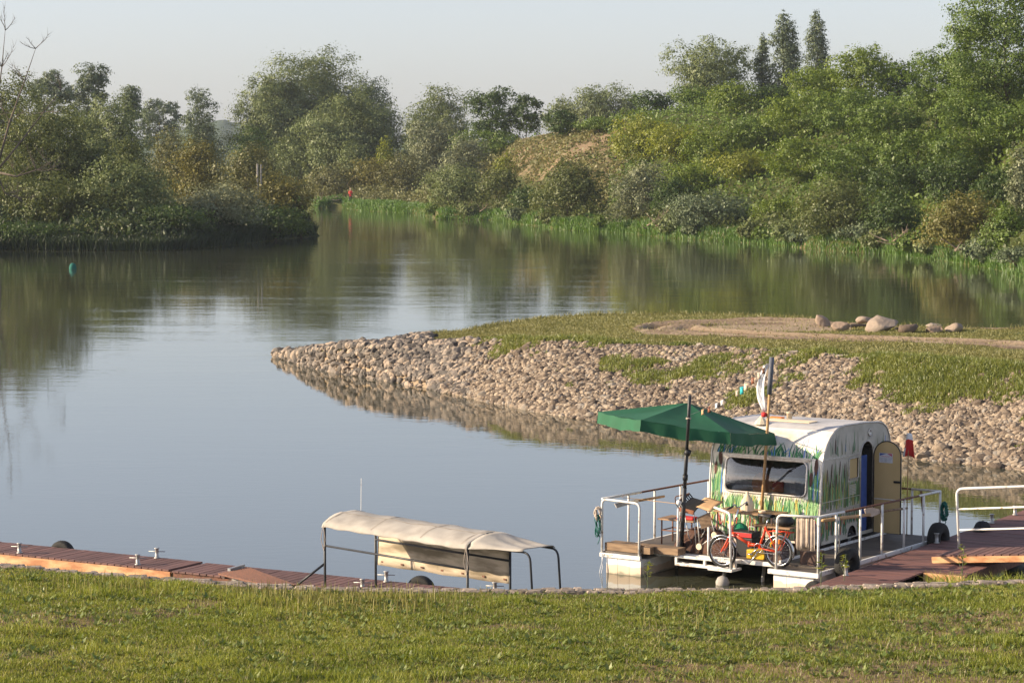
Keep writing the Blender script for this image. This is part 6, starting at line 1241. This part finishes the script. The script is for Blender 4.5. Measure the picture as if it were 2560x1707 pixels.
# poles, oars and ropes on the railings
single(MB().tube([(4.06, .26, 1.19), (4.06, 1.95, 1.09)], .028, 10), 'bamboo_pole', M['bamboo'], 'thick bamboo pole tied inside the right railing', 'pole', RF, (4.06, 1.1, 1.14), smooth=True)
t = Thing('oar', 'oar with a pale blade tied along the right railing', 'oar', RF, (4.05, 2.6, 1.1)); t.part(MB().tube([(4.05, 3.4, 1.03), (4.05, 2.35, 1.09)], .02, 8), 'shaft', M['weathered_wood'], True); t.part(MB().prism([(1.78, 1.19), (1.82, 1.21), (2.1, 1.19), (2.35, 1.13), (2.35, 1.06), (2.05, 1.04), (1.86, 1.08)], 'x', 4.035, 4.055), 'blade', M['beige_cloth'])
o1, o2, o3 = rl(zb_(215, 262), x=.06), rl(zb_(570, 190), x=.06), rl(zb_(965, 122), x=.06)
t = Thing('oar', 'oar with a grey blade tied along the left railing', 'oar', RF, o2); t.part(MB().tube([o2, o3], .022, 8), 'shaft', M['bamboo'], True); t.part(MB().add([o1+Vector((0, 0, .035)), o1+Vector((.05, 0, -.035)), o2+Vector((.02, 0, -.02)), o2+Vector((0, 0, .03))], [(0, 1, 2, 3)]), 'blade', M['alu_trim'], solid=.015)
def coil(name, lab, c_, w_, h_, m_, n_=7, r_=.008, seed=1, tail=True, cat='rope'):
    rg = random.Random(seed); mb = MB()
    for k in range(n_): a0 = rg.uniform(0, 6); mb.tube([(c_[0]+rg.uniform(-.01, .01)+w_*(.7+.3*rg.random())*math.cos(a)+.02*rg.uniform(-1, 1), c_[1]+.035*math.sin(a+a0)+rg.uniform(-.012, .012), c_[2]+h_*(.75+.25*rg.random())*math.sin(a)-h_*.2*rg.random()) for a in np.linspace(0, 6.0, 18)], r_, 5, closed=True)
    if tail: mb.tube([(c_[0], c_[1], c_[2]-h_*.6), (c_[0]+.03, c_[1]+.01, c_[2]-h_*1.2), (c_[0]-.01, c_[1], c_[2]-h_*1.7)], r_, 5)
    single(mb, name, M[m_], lab, cat, RF, c_, smooth=True)
coil('rope_coil', 'green rope coil hung on the far right railing post', (4.19, 4.6, .86), .055, .17, 'rope_green', 12, .009, 2)
coil('hose_loop', 'pale hose loop hung on the left front railing post', (-.055, -.03, 1.02), .055, .12, 'beige_cloth', 4, .015, 3, False, 'hose'); coil('rope_coil', 'green rope hanging on the left front railing post', (-.065, -.02, .82), .045, .20, 'rope_green', 6, .007, 5)
single(MB().tube([(4.15, .66, 1.22), (4.16, .64, 1.0), (4.15, .68, .8), (4.16, .65, .62)], .012, 6), 'chain', M['grey_metal'], 'thin chain hanging on the right railing post by the near tyre', 'chain', RF, (4.15, .66, .62), smooth=True)
single(MB().tube([rl(zb_(330, 138), x=.0), rl(zb_(720, 180), y=.8), rl(zb_(1150, 232), y=.6)], .005, 5), 'cord', M['bamboo'], 'thin yellow cord stretched from the left railing to the chair', 'cord', RF, (0, .6, 1.2))
single(MB().tube([(.02, -.04, .33), (.05, -.06, .1), (.03, -.08, -.05)], .006, 5).tube([(.06, -.04, .33), (.02, -.07, .1), (.0, -.1, -.05)], .006, 5), 'mooring_line', M['white_cloth'], 'white line hanging from the left pontoon corner into the water', 'rope', RF, (.03, -.05, 0))
# ================================================================ OTHER THINGS
bq = at(182, 673, 0); single(MB().lathe([(.02, -.25), (.2, -.2), (.235, -.02), (.225, .15), (.17, .30), (.08, .37), (.005, .38)], bq, 20), 'buoy', M['rope_green'], 'green round buoy floating by the left bank', 'buoy', WORLD, bq, smooth=True)
for k, (px, lab) in enumerate([(643.5, 'pale grey stake, left one of two in the left bank bushes'), (652.5, 'pale grey stake, right one of two in the left bank bushes')]):
    p = far(px, 410+k*2, 225); single(MB().tube([(p.x+.15*(1-2*k)*.3, 225, 1.0), (p.x, 225, p.z)], .085, 8), 'stake', M['concrete'], lab, 'stake', WORLD, (p.x, 225, 1.0), 'stakes on the left bank')
# weeds growing by the raft, three separate plants
for (x, y, z, hh, lab) in [(2052, 1440, .55, .36, 'leafy green weed standing by the white pontoon and near tyre'), (2110, 1432, .5, .30, 'thin weed between the near tyre and the wide dock'), (2405, 1432, .75, .42, 'tall thin weed in front of the gangway edge'), (1618, 1455, .45, .3, 'grassy weed in front of the left pontoon')]:
    p = at(x, y, z); t = Thing('weed_plant', lab, 'plant', WORLD, p, 'weeds by the raft'); rg2 = np.random.default_rng(int(x)); m_ = 26
    t.part(MB().tube([p-Vector((0, 0, .3)), p+Vector((.01, 0, hh*.5)), p+Vector((.03, 0, hh))], .006, 5).tube([p, p+Vector((-.07, 0, hh*.6))], .004, 5), 'stem', M['reed_olive']); f = rg2.random(m_); an = rg2.uniform(0, 6.28, m_); dr = np.stack([np.cos(an), np.sin(an), rg2.uniform(.1, .7, m_)], 1)
    leaf_mesh('foliage', np.stack([.02*f, 0*f, hh*(.25+.75*f)], 1)+unit(dr)*.05, unit(rg2.normal(size=(m_, 3))*.4+np.array([0, 0, 1])), unit(dr), rg2.uniform(.07, .13, m_), rg2.uniform(.02, .035, m_), LM['yel'], rg2.random(m_), t.e)
# angler on the far shore: one continuous skinned body with clothing over it
aD = float(farD(877))+2.0; ap = Vector(((877-CX)/FPX*aD, aD, 0)); ap.z = float(far_z(np.array([ap.x]), np.array([aD])))
def skinned(name, verts, edges, rad, mm, parent, sub=2):
    me = bpy.data.meshes.new(name); me.from_pydata(verts, edges, []); me.materials.append(mm); o = bpy.data.objects.new(name, me); COL.objects.link(o); o.parent = parent
    md = o.modifiers.new('skin', 'SKIN'); me.skin_vertices or me.attributes
    if not me.skin_vertices:
        bm = bmesh.new(); bm.from_mesh(me); bm.verts.layers.skin.verify(); bm.to_mesh(me); bm.free()
    for i, r_ in enumerate(rad): me.skin_vertices[0].data[i].radius = (r_, r_) if not isinstance(r_, tuple) else r_
    me.skin_vertices[0].data[0].use_root = True
    sb_ = o.modifiers.new('sub', 'SUBSURF'); sb_.levels = sub; sb_.render_levels = sub; md.use_smooth_shade = True; return o
pe = Thing('person', 'angler in a red jacket and dark trousers standing on the far shore', 'person', WORLD, ap)
V = [(0, 0, .93), (0, 0, 1.15), (0, 0, 1.40), (0, .01, 1.52), (0, -.01, 1.63), (0, -.01, 1.73), (.17, 0, 1.40), (.22, -.06, 1.13), (.05, -.30, 1.10), (-.17, 0, 1.40), (-.24, -.08, 1.14), (-.14, -.32, 1.12), (.09, 0, .88), (.11, -.01, .48), (.11, .02, .08), (.12, -.10, .04), (-.09, 0, .88), (-.12, .02, .48), (-.13, .05, .08), (-.15, -.07, .04)]
Eg = [(0, 1), (1, 2), (2, 3), (3, 4), (4, 5), (2, 6), (6, 7), (7, 8), (2, 9), (9, 10), (10, 11), (0, 12), (12, 13), (13, 14), (14, 15), (0, 16), (16, 17), (17, 18), (18, 19)]
skinned('body', V, Eg, [.14, .14, .15, .055, .085, .07, .065, .048, .035, .065, .048, .035, .085, .06, .042, .04, .085, .06, .042, .04], M['skin'], pe.e)
skinned('jacket', V[:3]+[V[6], V[7], (.10, -.24, 1.11), V[9], V[10], (-.16, -.26, 1.125), (0, 0, .84)], [(0, 1), (1, 2), (2, 3), (3, 4), (4, 5), (2, 6), (6, 7), (7, 8), (0, 9)], [.175, .175, .18, .095, .07, .055, .095, .07, .055, .17], M['red_cloth'], pe.e)
mat('dark_cloth', (.03, .032, .04), .9); skinned('trousers', [(0, 0, .92), V[12], V[13], (.11, .02, .12), V[16], V[17], (-.13, .05, .12)], [(0, 1), (1, 2), (2, 3), (0, 4), (4, 5), (5, 6)], [.16, .105, .08, .065, .105, .08, .065], M['dark_cloth'], pe.e)
MB().lathe([(.10, 1.66), (.105, 1.70), (.09, 1.77), (.05, 1.82), (.005, 1.83)], (0, -.005, 0), 14).box((0, -.13, 1.69), (.13, .10, .015)).build('cap', M['beige_cloth'], pe.e, smooth=True)
MB().lathe([(.005, -.02), (.012, -.01), (.012, .01), (.005, .02)], (0, -.10, 1.62), 8).build('nose', M['skin'], pe.e, smooth=True)
rp = ap+Vector((-.05, -.30, 1.1)); rt = far(869, 458, aD-.3); single(MB().tube([rp+Vector((.2, .1, -.15)), rp, rp+Vector((-.1, 0, .9)), far(871, 463, aD-.3)+Vector((-.2, 0, 0)), rt+Vector((.9, 0, .9)), rt+Vector((1.9, 0, .3))], [.02, .018, .015, .012, .009, .006], 6), 'fishing_rod', M['bamboo'], 'thin curved fishing rod held by the angler', 'fishing rod', WORLD, rp)
# ================================================================ HAZE
m, nt, out = nodes('haze_air'); v = nt.nodes.new('ShaderNodeVolumePrincipled'); v.inputs['Color'].default_value = (.80, .88, 1.0, 1); v.inputs['Density'].default_value = .0001; v.inputs['Anisotropy'].default_value = .0; L(nt, v.outputs[0], out.inputs['Volume'])
hz = MB().b2(-1400, 1400, -30, 2600, -3.0, 62).build('haze', m); tag(hz, kind='stuff')
